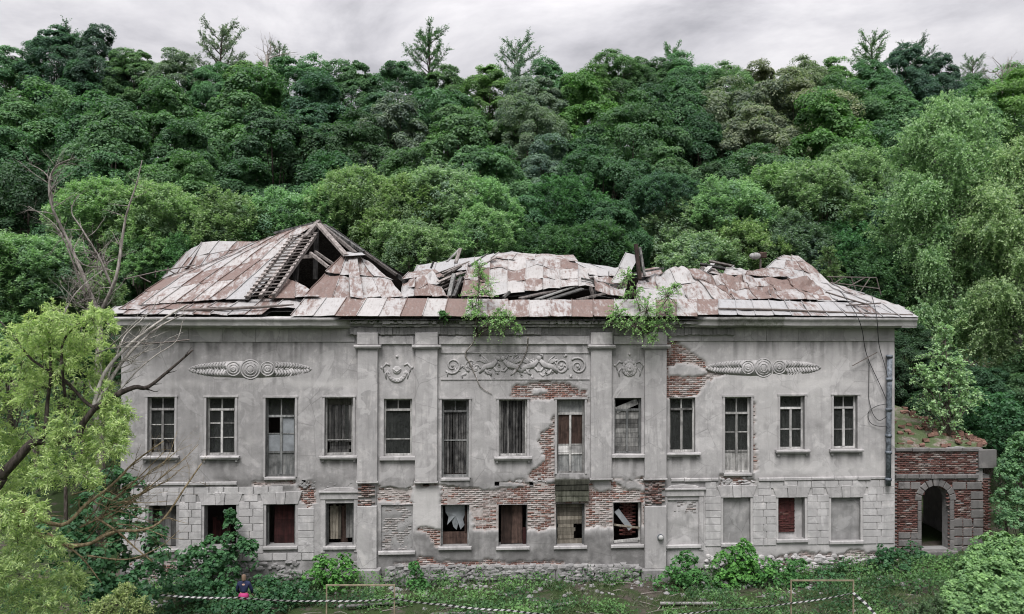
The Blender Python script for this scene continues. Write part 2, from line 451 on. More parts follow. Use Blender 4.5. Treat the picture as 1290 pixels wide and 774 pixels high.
M = dict(
    plaster=mat_plaster(), trim=mat_plaster('moulding_plaster', (0.402, 0.390, 0.388), False, 1.2),
    block=mat_plaster('rusticated_plaster', (0.438, 0.427, 0.425), False, 0.9),
    niche=mat_plaster('niche_render', (0.275, 0.270, 0.268), False, 0.8),
    stone=mat_plaster('grey_stone', (0.255, 0.249, 0.247), False, 1.0),
    inner=mat_simple('inner_wall', (0.20, 0.17, 0.155), 0.95, scale=2.0),
    brick=mat_attr_brick('old_brick'), darkbrick=mat_dark_brick('dark_brick'), roof=mat_roof(),
    rafter=mat_wood('weathered_rafter', (0.10, 0.086, 0.08), (0.29, 0.262, 0.248)),
    darkwood=mat_wood('dark_old_plank', (0.016, 0.016, 0.017), (0.125, 0.122, 0.117)),
    greywood=mat_wood('grey_plank', (0.09, 0.09, 0.088), (0.24, 0.235, 0.225)),
    tanwood=mat_wood('tan_plank', (0.11, 0.095, 0.075), (0.26, 0.235, 0.195)),
    brownwood=mat_wood('brown_board', (0.028, 0.018, 0.015), (0.085, 0.055, 0.045)),
    redboard=mat_wood('dark_red_board', (0.030, 0.012, 0.012), (0.075, 0.024, 0.023)),
    paintwood=mat_wood('peeling_painted_wood', (0.19, 0.187, 0.18), (0.47, 0.46, 0.445)),
    whitewood=mat_wood('peeling_white_wood', (0.26, 0.255, 0.25), (0.50, 0.49, 0.48)),
    greyframe=mat_wood('grey_painted_wood', (0.10, 0.105, 0.105), (0.24, 0.24, 0.235)),
    mosswood=mat_wood('mossy_board', (0.032, 0.034, 0.024), (0.105, 0.105, 0.085)),
    cloth=mat_simple('torn_white_plastic', (0.23, 0.245, 0.26), 0.5, var=0.3, scale=3.0),
    glass=mat_glass(), ground=mat_ground(),
    zinc=mat_simple('weathered_zinc', (0.15, 0.17, 0.195), 0.6, 0.1, 0.7, 7.0),
    iron=mat_simple('rusty_iron', (0.13, 0.11, 0.10), 0.7, 0.2, 0.4),
    wire=mat_simple('black_cable', (0.03, 0.03, 0.032), 0.6),
    framemetal=mat_simple('faded_tan_paint', (0.24, 0.20, 0.14), 0.6, 0.0, 0.3),
    tapewhite=mat_simple('tape_white', (0.38, 0.38, 0.37), 0.5, var=0.25), tapeblack=mat_simple('tape_black', (0.02, 0.02, 0.022), 0.4),
    bark=mat_bark('grey_brown_bark', (0.045, 0.036, 0.030), (0.15, 0.13, 0.115)),
    palebranch=mat_bark('pale_bare_branch', (0.17, 0.155, 0.14), (0.42, 0.40, 0.37)),
    deadbark=mat_bark('bleached_dead_wood', (0.11, 0.097, 0.087), (0.32, 0.295, 0.27)),
    lichen=mat_bark('lichen_branch', (0.10, 0.075, 0.045), (0.34, 0.27, 0.17)),
    birchbark=mat_bark('birch_bark', (0.08, 0.075, 0.07), (0.52, 0.50, 0.48), True),
    leaf=mat_leaf('leaf'), 
)
# ================================================================== THE MANOR HOUSE
house = empty('manor_house', (0, 0, 0))
tag(house, 'long two storey derelict manor house with grey peeling plaster and collapsed rusty roof', 'house')
PROJ = -0.12                                                     # the middle part stands a little forward
XL, XR = at(152, 560, 0).x, at(1127, 560, 0).x
XC0, XC1 = at(462, 560, 0).x, at(826, 560, 0).x
ZTOP = at(640, 412, 0).z
ZBELT = at(640, 609, 0).z

def yfront(x):
    return PROJ if XC0 < x < XC1 else 0.0

def rect(px0, px1, py0, py1):
    cx, cyy = (px0 + px1) / 2, (py0 + py1) / 2
    yf = PROJ if 462 < cx < 826 else 0.0
    return at(px0, cyy, yf).x, at(px1, cyy, yf).x, at(cx, py1, yf).z, at(cx, py0, yf).z, yf

UP = [(186, 220, 500, 574), (260, 296, 500.5, 574), (334.5, 371.5, 501, 601), (409, 444.5, 500.5, 574), (483.5, 519, 502.5, 575),
      (556.5, 590.5, 503, 602), (628.5, 664, 503, 575), (701.5, 736.5, 503, 597), (774, 808, 501.5, 572), (843.5, 876, 501, 570),
      (913, 946, 500, 596), (982.5, 1013.5, 498.5, 566.5), (1050, 1080, 498, 565.5)]
LO = [(187, 222, 637, 691.5), (257, 297.5, 636.5, 690), (335, 372, 635.5, 688), (410.5, 445.5, 634, 688), (480, 520, 636, 694),
      (555.5, 591, 636, 688.5), (628, 664, 636, 688.5), (700.5, 736.5, 635, 687.5), (772.5, 808, 633, 686), (841, 880, 630, 686),
      (911, 945.5, 627, 684), (980.5, 1014, 627, 679), (1047, 1084, 627, 681)]
HOLES = [(533, 540, 607, 613), (623, 629, 607, 613), (667, 672, 607, 612), (380, 385, 605, 611), (716, 722, 712, 719), (880, 886, 716, 722), (350, 372, 725, 733)]
RU = [rect(*r) for r in UP]; RL = [rect(*r) for r in LO]; RH = [rect(*r) for r in HOLES]
OPEN = RU + RL + RH

BRICKS = [  # fallen plaster: outline in photo pixels on the facade, share of whitewashed bricks
    ([(838, 432), (852, 429), (868, 440), (885, 453), (893, 464), (908, 472), (893, 482), (884, 492), (879, 501), (838, 501)], 0.12),
    ([(645, 490), (655, 484), (690, 478), (720, 482), (738, 492), (740, 505), (645, 505)], 0.42),
    ([(698, 518), (702, 530), (702, 605), (670, 606), (669, 596), (684, 580), (681, 560), (686, 543), (693, 532)], 0.30),
    ([(474, 611), (540, 606), (640, 608), (815, 604), (815, 664), (800, 665), (770, 664), (745, 664), (742, 668), (700, 668), (665, 668), (640, 670), (597, 668), (592, 640), (554, 637), (553, 614), (518, 613), (518, 635), (474, 635)], 0.52),
    ([(498, 709), (545, 702), (562, 708), (610, 705), (640, 709), (700, 706), (742, 710), (742, 714), (498, 715)], 0.25),
    ([(947, 506), (951, 510), (949, 540), (953, 560), (952, 592), (947, 594)], 0.45),
    ([(972, 700), (1012, 696), (1045, 699), (1075, 693), (1125, 697), (1128, 725), (962, 725)], 0.62),
    ([(160, 702), (230, 703), (262, 712), (262, 735), (160, 735)], 0.62),
    ([(908, 602), (930, 598), (950, 606), (948, 616), (905, 617)], 0.6),
    ([(374, 610), (392, 604), (400, 612), (398, 632), (388, 640), (376, 630)], 0.55),
    ([(318, 606), (372, 604), (374, 611), (318, 612)], 0.3),
    ([(520, 668), (528, 664), (556, 668), (556, 692), (548, 690), (540, 676)], 0.5),
]
ISLANDS = [[(842, 463), (858, 457), (880, 463), (893, 469), (880, 473), (842, 473)], [(672, 490), (690, 490), (690, 496), (672, 496)],
           [(480, 606), (520, 604), (520, 612), (500, 616), (480, 614)], [(545, 604), (610, 605), (660, 612), (600, 616), (552, 612)],
           [(745, 605), (765, 603), (770, 616), (752, 620)], [(775, 606), (800, 606), (812, 616), (790, 618)]]

def lines(a, b, cuts, step):
    pts = sorted(set([a, b] + [c for c in cuts if a < c < b]))
    o = []
    for p, q in zip(pts[:-1], pts[1:]):
        n = max(1, int(round((q - p) / step)))
        o += list(np.linspace(p, q, n + 1)[:-1])
    return np.array(o + [b])

def damage(X, Z, PX, PY):
    """>0 where the plaster has come off (photo pixels)"""
    rag = (fbm(X * 1.9, Z * 1.9, 3, 4) - 0.5) * 15 + (fbm(X * 7, Z * 7, 5, 3) - 0.5) * 9
    d = np.full(X.shape, 99.0)
    for poly, _ in BRICKS:
        d = np.minimum(d, sdpoly(PX, PY, poly))
    e = np.full(X.shape, 99.0)
    for poly in ISLANDS:
        e = np.minimum(e, sdpoly(PX, PY, poly))
    d = np.maximum(d + rag * 0.75, -(e + rag * 0.5))
    return -d

def build_front_wall():
    xs = lines(XL, XR, [v for r in OPEN for v in r[:2]] + [XC0, XC1, XC0 + 0.02, XC1 - 0.02], 0.062)
    zs = lines(-0.5, ZTOP + 0.05, [v for r in OPEN for v in r[2:4]], 0.062)
    X, Z = np.meshgrid(xs, zs, indexing='ij')
    yf = np.where((X > XC0 + 0.01) & (X < XC1 - 0.01), PROJ, 0.0)
    PX, PY = project(X, yf, Z)
    dm = damage(X, Z, PX, PY)
    m = sstep(-0.4, 0.9, dm)
    Y = yf + 0.062 * m + (fbm(X * 0.8, Z * 0.8, 11, 3) - 0.5) * 0.03 + (fbm(X * 4, Z * 4, 12, 3) - 0.5) * 0.010
    # stains and broad tone differences of the wall
    n1 = fbm(X * 1.3, Z * 1.3, 21, 5); n2 = fbm(X * 5.0, Z * 0.35, 22, 4); n3 = fbm(X * 0.5, Z * 0.5, 23, 4)
    damp_dark = np.zeros_like(X); white = np.zeros_like(X); moss = np.zeros_like(X)
    damp_dark += 0.55 * sstep(0.0, 12, PY - 592) * (1 - sstep(612, 622, PY)) * sstep(0.35, 0.6, n1)
    damp_dark += ((PX > 474) & (PX < 840)) * sstep(664, 676, PY) * (.45 + .6 * sstep(0.3, 0.6, n1 * 0.6 + n2 * 0.4))
    damp_dark += 0.7 * sstep(684, 718, PY) * sstep(0.28, 0.55, n1)
    damp_dark += 0.85 * (1 - sstep(415, 478, PY)) * sstep(0.44, 0.66, n2)
    for r in UP:                                                   # run-off below the sills
        under = (PY > r[3]) & (PX > r[0] - 6) & (PX < r[1] + 6)
        damp_dark += under * (1 - sstep(r[3] + 3, r[3] + 26, PY)) * sstep(0.35, 0.6, n2) * 0.85
    damp_dark += (1 - sstep(240, 560, PX)) * (.16 + .34 * sstep(0.3, 0.65, n3))  # whole wall darker towards its left end
    damp_dark += np.exp(-((PX - 247) / 5) ** 2 - ((PY - 543) / 8) ** 2) * 0.5 + np.exp(-((PX - 1031) / 7) ** 2 - ((PY - 537) / 6) ** 2) * 0.5
    damp_dark += np.exp(-((PX - 965) / 6) ** 2 - ((PY - 538) / 5) ** 2) * 0.35
    damp_dark += np.exp(-((PX - 799) / 3) ** 2) * ((PY > 577) & (PY < 600)) * 0.7
    white += 1.2 * sstep(-3, 3, -(sdpoly(PX, PY, [(520, 614), (552, 613), (553, 668), (545, 672), (530, 668), (520, 660)]) + (n1 - 0.5) * 10))
    white += 0.8 * sstep(0, 8, PY - 474) * (1 - sstep(484, 492, PY)) * ((PX < 470) | (PX > 900)) * sstep(0.4, 0.6, n1)
    white += 0.5 * sstep(880, 950, PX) * sstep(0.42, 0.6, n3) + 0.5 * (PX > 945) * sstep(575, 590, PY) * (1 - sstep(604, 609, PY)) * sstep(0.4, 0.55, n1)
    white += 0.9 * np.exp(-((PX - 315) / 5) ** 2 - ((PY - 555) / 7) ** 2)
    moss += 0.8 * sstep(705, 728, PY) * sstep(0.4, 0.6, n1)
    moss += 0.9 * ((PX > 698) & (PX < 745)) * sstep(596, 604, PY) * (1 - sstep(628, 640, PY))
    col = np.stack([np.clip(damp_dark, 0, 1), np.clip(white, 0, 1), np.clip(moss, 0, 1), m], -1).reshape(-1, 4)
    V = np.stack([X, Y, Z], -1).reshape(-1, 3)
    nx, nz = len(xs), len(zs)
    I, K = np.meshgrid(np.arange(nx - 1), np.arange(nz - 1), indexing='ij')
    cxm = (xs[I] + xs[I + 1]) / 2; czm = (zs[K] + zs[K + 1]) / 2
    keep = np.ones(I.shape, bool)
    for (x0, x1, z0, z1, _) in OPEN:
        keep &= ~((cxm > x0) & (cxm < x1) & (czm > z0) & (czm < z1))
    I, K = I[keep], K[keep]
    a = I * nz + K
    Q = np.stack([a, a + nz, a + nz + 1, a + 1], -1)
    o = np_mesh('wall', V, Q, M['plaster'], house, {'mask': col}, smooth=False)
    return o
front_wall = build_front_wall()

# reveals of the openings, inner skin, floors and the other walls
for (x0, x1, z0, z1, yf) in OPEN:
    rv = MB(); a, b = yf + 0.004, 0.5
    rv.add([(x0, a, z0), (x0, b, z0), (x0, b, z1), (x0, a, z1)], [(0, 1, 2, 3)])
    rv.add([(x1, a, z0), (x1, a, z1), (x1, b, z1), (x1, b, z0)], [(0, 1, 2, 3)])
    rv.add([(x0, a, z1), (x0, b, z1), (x1, b, z1), (x1, a, z1)], [(0, 1, 2, 3)])
    rv.add([(x0, a, z0), (x1, a, z0), (x1, b, z0), (x0, b, z0)], [(0, 1, 2, 3)])
    rv.build('reveal', M['stone'], house)
sk = MB()
xs = sorted(set([XL + .3, XR - .3] + [v for r in RU + RL for v in r[:2]])); zs = sorted(set([-0.3, ZTOP] + [v for r in RU + RL for v in r[2:4]]))
for i in range(len(xs) - 1):
    k = 0
    while k < len(zs) - 1:
        cxm, czm = (xs[i] + xs[i + 1]) / 2, (zs[k] + zs[k + 1]) / 2
        if not any(r[0] < cxm < r[1] and r[2] < czm < r[3] for r in RU + RL):
            sk.add([(xs[i], .5, zs[k]), (xs[i], .5, zs[k + 1]), (xs[i + 1], .5, zs[k + 1]), (xs[i + 1], .5, zs[k])], [(0, 1, 2, 3)])
        k += 1
sk.build('inner_skin', M['inner'], house)
MB().box(XL + .004, XL + .6, .51, 12.4, -.5, ZTOP).build('side_wall', M['plaster'], house)
MB().box(XR - .6, XR - .004, .51, 12.4, -.5, ZTOP).build('side_wall', M['plaster'], house)
MB().box(XL + .1, XR - .1, 12.41, 13.0, -.5, ZTOP - .003).build('rear_wall', M['plaster'], house)
MB().box(XL + .61, XR - .61, 3.6, 4.0, -.4, ZTOP - .2).build('partition', M['inner'], house)
MB().box(XL + .61, XR - .61, .52, 12.40, 4.15, 4.4).build('floor_slab', M['inner'], house)
MB().box(XL + .61, XR - .61, .52, 12.40, ZTOP - .15, ZTOP + .05).build('attic_floor', M['inner'], house)

# ------------------------------------------------------------------ bare bricks where the plaster is gone
def brick_field(name, x0, x1, z0, z1, inside, yf, mat, parent, pw=0.4, palette=None, L=0.25, H=0.062, J=0.017, proud=0.053, seed=1, rough=0.008, kind='stuff', drop=0.02):
    rng = np.random.default_rng(seed)
    B = []; C = []
    rows = int((z1 - z0) / (H + J)) + 1
    for r in range(rows):
        z = z0 + r * (H + J)
        off = (r % 2) * 0.5 * (L + J)
        n = int((x1 - x0) / (L + J)) + 2
        JX = J * 1.6; xsb = x0 - off + np.arange(n) * (L + JX)
        B.append(np.stack([xsb, np.full(n, z)], -1))
    B = np.concatenate(B)
    cxb = B[:, 0] + L / 2; czb = B[:, 1] + H / 2
    keep = inside(cxb, czb) & (rng.random(len(B)) > drop)
    B = B[keep]; n = len(B)
    if not n: return None
    pwv = pw(B[:, 0], B[:, 1]) if callable(pw) else np.full(n, pw)
    red = np.array([[0.215, 0.110, 0.088], [0.255, 0.132, 0.105], [0.170, 0.090, 0.076], [0.235, 0.150, 0.126]])
    pale = np.array([[0.38, 0.345, 0.33], [0.31, 0.255, 0.238], [0.42, 0.39, 0.375]])
    if palette is not None: red, pale = palette
    col = np.where((rng.random(n) < pwv)[:, None], pale[rng.integers(0, len(pale), n)], red[rng.integers(0, len(red), n)]) * rng.uniform(0.75, 1.2, (n, 1))
    yfv = (np.array([yfront(x) for x in B[:, 0]]) if yf is None else np.full(n, yf))
    yfr = yfv + proud + rng.uniform(-1, 1, n) * rough
    jj = lambda: rng.uniform(-0.006, 0.006, n)
    xa, xb = B[:, 0] + jj(), B[:, 0] + L + jj(); za, zb = B[:, 1] + jj() * .7, B[:, 1] + H + jj() * .7
    yb = yfr + 0.09
    P = np.stack([np.stack([xa, yfr, za], -1), np.stack([xb, yfr + jj(), za], -1), np.stack([xb, yfr, zb], -1), np.stack([xa, yfr + jj(), zb], -1),
                  np.stack([xa, yb, za], -1), np.stack([xb, yb, za], -1), np.stack([xb, yb, zb], -1), np.stack([xa, yb, zb], -1)], 1)
    q = np.array([[0, 1, 2, 3], [0, 4, 5, 1], [1, 5, 6, 2], [2, 6, 7, 3], [3, 7, 4, 0]])
    Q = (np.arange(n)[:, None, None] * 8 + q[None]).reshape(-1, 4)
    cc = np.concatenate([np.repeat(col, 8, 0), np.ones((n * 8, 1))], 1)
    o = np_mesh(name, P.reshape(-1, 3), Q, mat, parent, {'col': cc})
    if kind: o['kind'] = kind
    return o

def in_damage(x, z):
    yf = np.array([yfront(v) for v in x]); PX, PY = project(x, yf, z)
    ok = damage(x, z, PX, PY) > -1.5
    for (x0, x1, z0, z1, _) in OPEN:
        ok &= ~((x > x0 - .13) & (x < x1 + .13) & (z > z0) & (z < z1))
    return ok
def wash(x, z):
    yf = np.array([yfront(v) for v in x]); PX, PY = project(x, yf, z)
    o = np.full(len(x), 0.4)
    for poly, p in BRICKS:
        o = np.where(sdpoly(PX, PY, poly) < 6, p, o)
    return np.clip(o * 1.0 + .12 + (fbm(x * 1.1, z * 1.1, 31, 3) - 0.5) * 2.0, 0, 1)
brick_field('exposed_brickwork', XL + .1, XR - .1, 0.0, ZTOP, in_damage, None, M['brick'], house, pw=wash, seed=3)

# ------------------------------------------------------------------ rusticated blocks of the ground floor wings
def block_mesh(j):
    b = MB(); w, h, c = 0.5, 0.5, 0.03
    random.seed(50 + j)
    b.bevbox(-w, w, -0.036, 0.02, -h, h, 0.018)
    b.v = [(x + random.uniform(-.012, .012), y + random.uniform(-.004, .004), z + random.uniform(-.012, .012)) for x, y, z in b.v]
    o = b.build('stone_block', M['block'], house); return o
proto = [block_mesh(j) for j in range(5)]
used_proto = [False] * 5
def place_block(name, x0, x1, z0, z1, y=0.0):
    k = random.randrange(5)
    if not used_proto[k]:
        o = proto[k]; used_proto[k] = True; o.name = name
    else:
        o = proto[k].copy(); o.name = name; COL.objects.link(o); o.parent = house
    o.location = ((x0 + x1) / 2, y + random.uniform(-.004, .004), (z0 + z1) / 2); o.scale = (x1 - x0, 1, z1 - z0)
    return o

def cut(iv, a, b):
    o = []
    for p, q in iv:
        if b <= p or a >= q: o.append((p, q)); continue
        if a > p: o.append((p, a))
        if b < q: o.append((b, q))
    return o

LINTELS = [1, 2, 10, 11, 12, 0]
def rusticate(xa, xb, ztop, zbot, pitch, ids):
    excl = []
    for i in ids:
        x0, x1, z0, z1, _ = RL[i]
        excl.append((x0 - .09, x1 + .09, z0 - .35, z1))
        excl.append((x0 - .30, x1 + .30, z1, z1 + .53))
    k = 0; z1 = ztop
    while z1 - pitch > zbot - 0.1:
        z0 = z1 - pitch; zc = (z0 + z1) / 2
        iv = [(xa, xb)]
        for e in excl:
            if e[2] < zc < e[3]: iv = cut(iv, e[0], e[1])
        for p, q in iv:
            w = q - p
            if w < 0.12: continue
            n = max(1, int(round(w / 0.56)))
            if n == 1: es = [p, q]
            else:
                sh = 0.5 if k % 2 else 0.0
                es = [p] + [p + w * (j + (0.16 if k % 2 else -0.12)) / n for j in range(1, n)] + [q]
            for a, b in zip(es[:-1], es[1:]):
                xm = np.array([(a + b) / 2]); PX, PY = project(xm, 0.0, np.array([zc]))
                if damage(xm, np.array([zc]), PX, PY)[0] > -3: continue
                place_block('stone_block', a + .010, b - .010, z0 + .010, z1 - .010)
        z1 = z0; k += 1
ztl = at(300, 613.5, 0).z; zbl = at(300, 707, 0).z
rusticate(XL + .02, at(396, 650, 0).x, ztl, zbl, (ztl - zbl) / 10, [0, 1, 2])
ztr = at(1000, 606, 0).z; zbr = at(1000, 692, 0).z
rusticate(at(888, 650, 0).x, XR - .02, ztr, zbr, (ztr - zbr) / 9.6, [10, 11, 12])
# flat fanned lintels: three pieces over each plain ground floor opening
for i in LINTELS:
    x0, x1, z0, z1, yf = RL[i]
    w = x1 - x0; xm = (x0 + x1) / 2; h = 0.50
    for (a0, a1, b0, b1, pr) in ((x0 - .10, xm - .16, x0 - .27, xm - .2, .03), (xm - .16, xm + .16, xm - .2, xm + .2, .055), (xm + .16, x1 + .10, xm + .2, x1 + .27, .03)):
        mb = MB(); mb.prism([(a0 + .006, z1 + .004), (a1 - .006, z1 + .004), (b1 - .006, z1 + h + random.uniform(-.02, .02)), (b0 + .006, z1 + h + random.uniform(-.02, .02))], yf - pr, yf + .02)
        mb.build('lintel_block', M['trim'], house, bevel=0.012)
for i in (3, 9):                                                   # moulded heads of the two openings beside the pilasters
    x0, x1, z0, z1, yf = RL[i]
    mb = MB(); mb.box(x0 - .22, x1 + .22, yf - .07, yf + .02, z1 + .16, z1 + .42); mb.box(x0 - .28, x1 + .28, yf - .13, yf + .02, z1 + .421, z1 + .50)
    xm = (x0 + x1) / 2
    mb.prism([(xm - .70, z1 + .501), (xm + .70, z1 + .501), (xm + .5, z1 + .60), (xm, z1 + .64), (xm - .5, z1 + .60)], yf - .05, yf + .02)
    mb.build('window_head', M['trim'], house, bevel=0.012)
    mb = MB()
    mb.box(x0 - .2, x0 - .02, yf - .045, yf + .02, z0 - .25, z1 + .159); mb.box(x1 + .02, x1 + .2, yf - .045, yf + .02, z0 - .25, z1 + .159)
    mb.build('surround', M['trim'], house, bevel=0.01)

# ------------------------------------------------------------------ windows and doors
def bar(name, x0, x1, y0, y1, z0, z1, mat, parent, j=0.0):
    return MB().box(x0, x1, y0, y1, z0, z1, j).build(name, mat, parent)

def window(name, r, fm, transom=None, mull=0.5, topmull=True, rows=(), panel=0.0, planks=None, gone=(), jw=0.075, glassy=True, sill='ledge', surround=True, panelmat=None, label=None, fill=None):
    x0, x1, z0, z1, yf = r
    ya, yb = yf + .17, yf + .25
    W, H = x1 - x0, z1 - z0
    fr = MB()
    fr.box(x0 + .001, x0 + jw, ya, yb, z0 + .001, z1 - .001, .004); fr.box(x1 - jw, x1 - .001, ya, yb, z0 + .001, z1 - .001, .004)
    fr.box(x0 + jw, x1 - jw, ya, yb - .01, z1 - jw, z1 - .002, .004); fr.box(x0 + jw, x1 - jw, ya, yb - .01, z0 + .002, z0 + jw, .004)
    w = fr.build(name, fm, house)
    if label: w['label'] = label
    X0, X1, Z0, Z1 = x0 + jw, x1 - jw, z0 + jw, z1 - jw
    zt = Z1
    cells = []
    xm = X0 + (X1 - X0) * (mull or 0.5)
    if transom:
        zt = z1 - H * transom
        bar('transom', X0, X1, ya - .025, yb - .012, zt - .04, zt + .04, fm, w, .004)
        if topmull:
            bar('mullion', xm - .025, xm + .025, ya + .01, yb - .02, zt + .04, Z1, fm, w, .003)
            cells += [(X0, xm - .025, zt + .04, Z1, 't'), (xm + .025, X1, zt + .04, Z1, 't')]
        else: cells += [(X0, X1, zt + .04, Z1, 't')]
        zt -= .04
    zp = Z0
    if panel:
        zp = z0 + H * panel
        pm = panelmat or fm
        bar('panel', X0, xm - .02, ya + .03, yb - .005, Z0, zp - .03, pm, w, .004); bar('panel', xm + .02, X1, ya + .03, yb - .005, Z0, zp - .03, pm, w, .004)
        bar('rail', X0, X1, ya - .004, yb - .014, zp - .03, zp + .03, fm, w, .003)
        zp += .03
    if mull:
        bar('mullion', xm - .045, xm + .045, ya - .015, yb - .016, Z0, zt, fm, w, .005)
        spans = [(X0, xm - .045), (xm + .045, X1)]
    else: spans = [(X0, X1)]
    for (a, b) in spans:
        cuts = [zp] + [zp + (zt - zp) * q for q in rows] + [zt]
        for q in rows:
            zz = zp + (zt - zp) * q
            bar('muntin', a, b, ya + .015, yb - .025, zz - .018, zz + .018, fm, w, .003)
        for c0, c1 in zip(cuts[:-1], cuts[1:]): cells.append((a, b, c0 + .018, c1 - .018, 'l'))
    for k, (a, b, c0, c1, q) in enumerate(cells):
        if k in gone or not glassy: continue
        m = (fill or {}).get(k, M['glass'])
        e = 0.0
        MB().box(a, b, yb - .045, yb - .039, c0, c1).build('pane', m, w)
    if planks:
        for (n, m, vert, yy, a, b, c, d, jit) in planks:
            xa, xb, za, zb = x0 + W * a, x0 + W * b, z0 + H * c, z0 + H * d
            for k in range(n):
                if vert:
                    p, q = xa + (xb - xa) * k / n, xa + (xb - xa) * (k + 1) / n
                    t = random.uniform(0, jit)
                    mb = MB().box(p + random.uniform(.006, .02), q - random.uniform(.004, .016), yf + yy + random.uniform(-.012, .012), yf + yy + .03, za + random.uniform(0, jit * .5), zb - t)
                    ang = random.uniform(-.012, .012)
                else:
                    p, q = za + (zb - za) * k / n, za + (zb - za) * (k + 1) / n
                    mb = MB().box(xa + random.uniform(0, jit), xb - random.uniform(0, jit), yf + yy + random.uniform(-.012, .012), yf + yy + .03, p + .006, q - .006)
                    ang = 0.0
                mb.build('plank', m, w)
    if sill:
        s = MB(); zb = z0 - .002
        if sill == 'ledge':
            s.bevbox(x0 - .20, x1 + .20, yf - .17, yf + .16, zb - .10, zb, .02)
            s.box(x0 - .15, x1 + .15, yf - .09, yf + .01, zb - .16, zb - .101)
            s.box(x0 - .11, x0 - .03, yf - .06, yf + .01, zb - .25, zb - .161); s.box(x1 + .03, x1 + .11, yf - .06, yf + .01, zb - .24, zb - .161)
        elif sill == 'plain':
            s.bevbox(x0 - .16, x1 + .16, yf - .13, yf + .16, zb - .15, zb, .02)
        elif sill == 'step':
            s.bevbox(x0 - .05, x1 + .05, yf - .06, yf + .16, zb - .12, zb, .02)
        s.v = [(x + random.uniform(-.006, .006), y, z + random.uniform(-.008, .008)) for x, y, z in s.v]
        s.build('sill', M['trim'], w)
    if surround:
        s = MB(); t = 0.085
        s.box(x0 - t, x0 - .004, yf - .035, yf + .02, z0, z1); s.box(x1 + .004, x1 + t, yf - .035, yf + .02, z0, z1); s.box(x0 - t - .03, x1 + t + .03, yf - .05, yf + .02, z1 + .001, z1 + .07)
        s.build('surround', M['trim'], w)
    return w

DW, GW, TW, BW, WW, PW, GF = (M[k] for k in ('darkwood', 'greywood', 'tanwood', 'brownwood', 'whitewood', 'paintwood', 'greyframe'))
dark = lambda n=6, a=.06, b=.94, c=.03, d=.97: (n, DW, True, .30, a, b, c, d, .10)
window('window', RU[0], PW, .22, rows=(.33, .66), planks=[(4, DW, False, .32, .08, .92, .02, .70, .15)], gone=(2, 5))
window('window', RU[1], PW, .22, rows=(.36, .70), planks=[dark(6, .06, .94, .03, .60)])
window('door', RU[2], GF, .24, rows=(.52,), panel=.30, fill={2: M['cloth'], 4: M['cloth'], 5: M['cloth'], 0: M['glass'], 1: M['glass']}, gone=(3,), sill='step', label='grey french door with broken whitish panes')
window('window', RU[3], PW, None, mull=None, rows=(.24,), planks=[(1, TW, False, .20, .05, .95, .86, .985, .0), (7, DW, True, .20, .10, .93, .22, .86, .05), (3, DW, False, .33, .1, .9, .02, .22, .1)], label='boarded window with a brown board at the top and broken bottom panes', gone=(0,))
window('window', RU[4], PW, .20, mull=None, rows=(.34,), planks=[(7, DW, True, .27, .06, .94, .04, .80, .03)], surround=False, sill='plain')
window('door', RU[5], GF, .16, mull=None, rows=(.55,), planks=[(8, DW, True, .215, .08, .92, .04, .82, .03)], surround=True, sill='step', label='tall door of dark vertical slats', gone=(2, 3), jw=.085)
window('window', RU[6], PW, None, mull=None, planks=[(8, DW, True, .20, .07, .93, .03, .98, .05)], glassy=False, sill='ledge', label='window boarded with dark vertical planks')
d8 = window('door', RU[7], PW, .20, topmull=False, panel=.26, rows=(.22,), panelmat=GF, fill={1: WW, 3: WW, 2: M['brownwood'], 4: M['brownwood'], 0: GF}, sill=None, label='double door with dark red panes above pale panels')
window('window', RU[8], GF, .22, topmull=False, rows=(), gone=(0,), planks=[(9, GW, False, .205, .06, .94, .03, .78, .02)], surround=False, sill='plain', label='window closed with grey horizontal boards under an open top', glassy=False)
x0, x1, z0, z1, yf = RU[8]
MB().beam((x0 + .10, yf + .18, z1 - .52), (x1 - .12, yf + .20, z1 - .16), .03, .24, 0).build('loose_board', GW, house)
window('window', RU[9], PW, .22, planks=[dark(6, .06, .94, .03, .97)], surround=False)
window('door', RU[10], PW, .22, rows=(.5,), panel=.28, planks=[dark(6, .06, .94, .28, .97)], panelmat=M['paintwood'], sill='step')
window('window', RU[11], WW, .24, topmull=False, rows=(.47,), planks=[dark(6, .06, .94, .03, .97)])
window('window', RU[12], WW, .24, rows=(.45,), planks=[dark(5, .06, .94, .03, .60)])
# mossy remains of the balcony under the eighth opening
for k in range(4):
    za = at(718, 604 + 7 * k, PROJ).z
    MB().box(RU[7][0] - .06, RU[7][1] + .16, PROJ - .16 + .02 * k, PROJ + .1, za - .19, za, .015).build('balcony_plank', M['mosswood'], house)

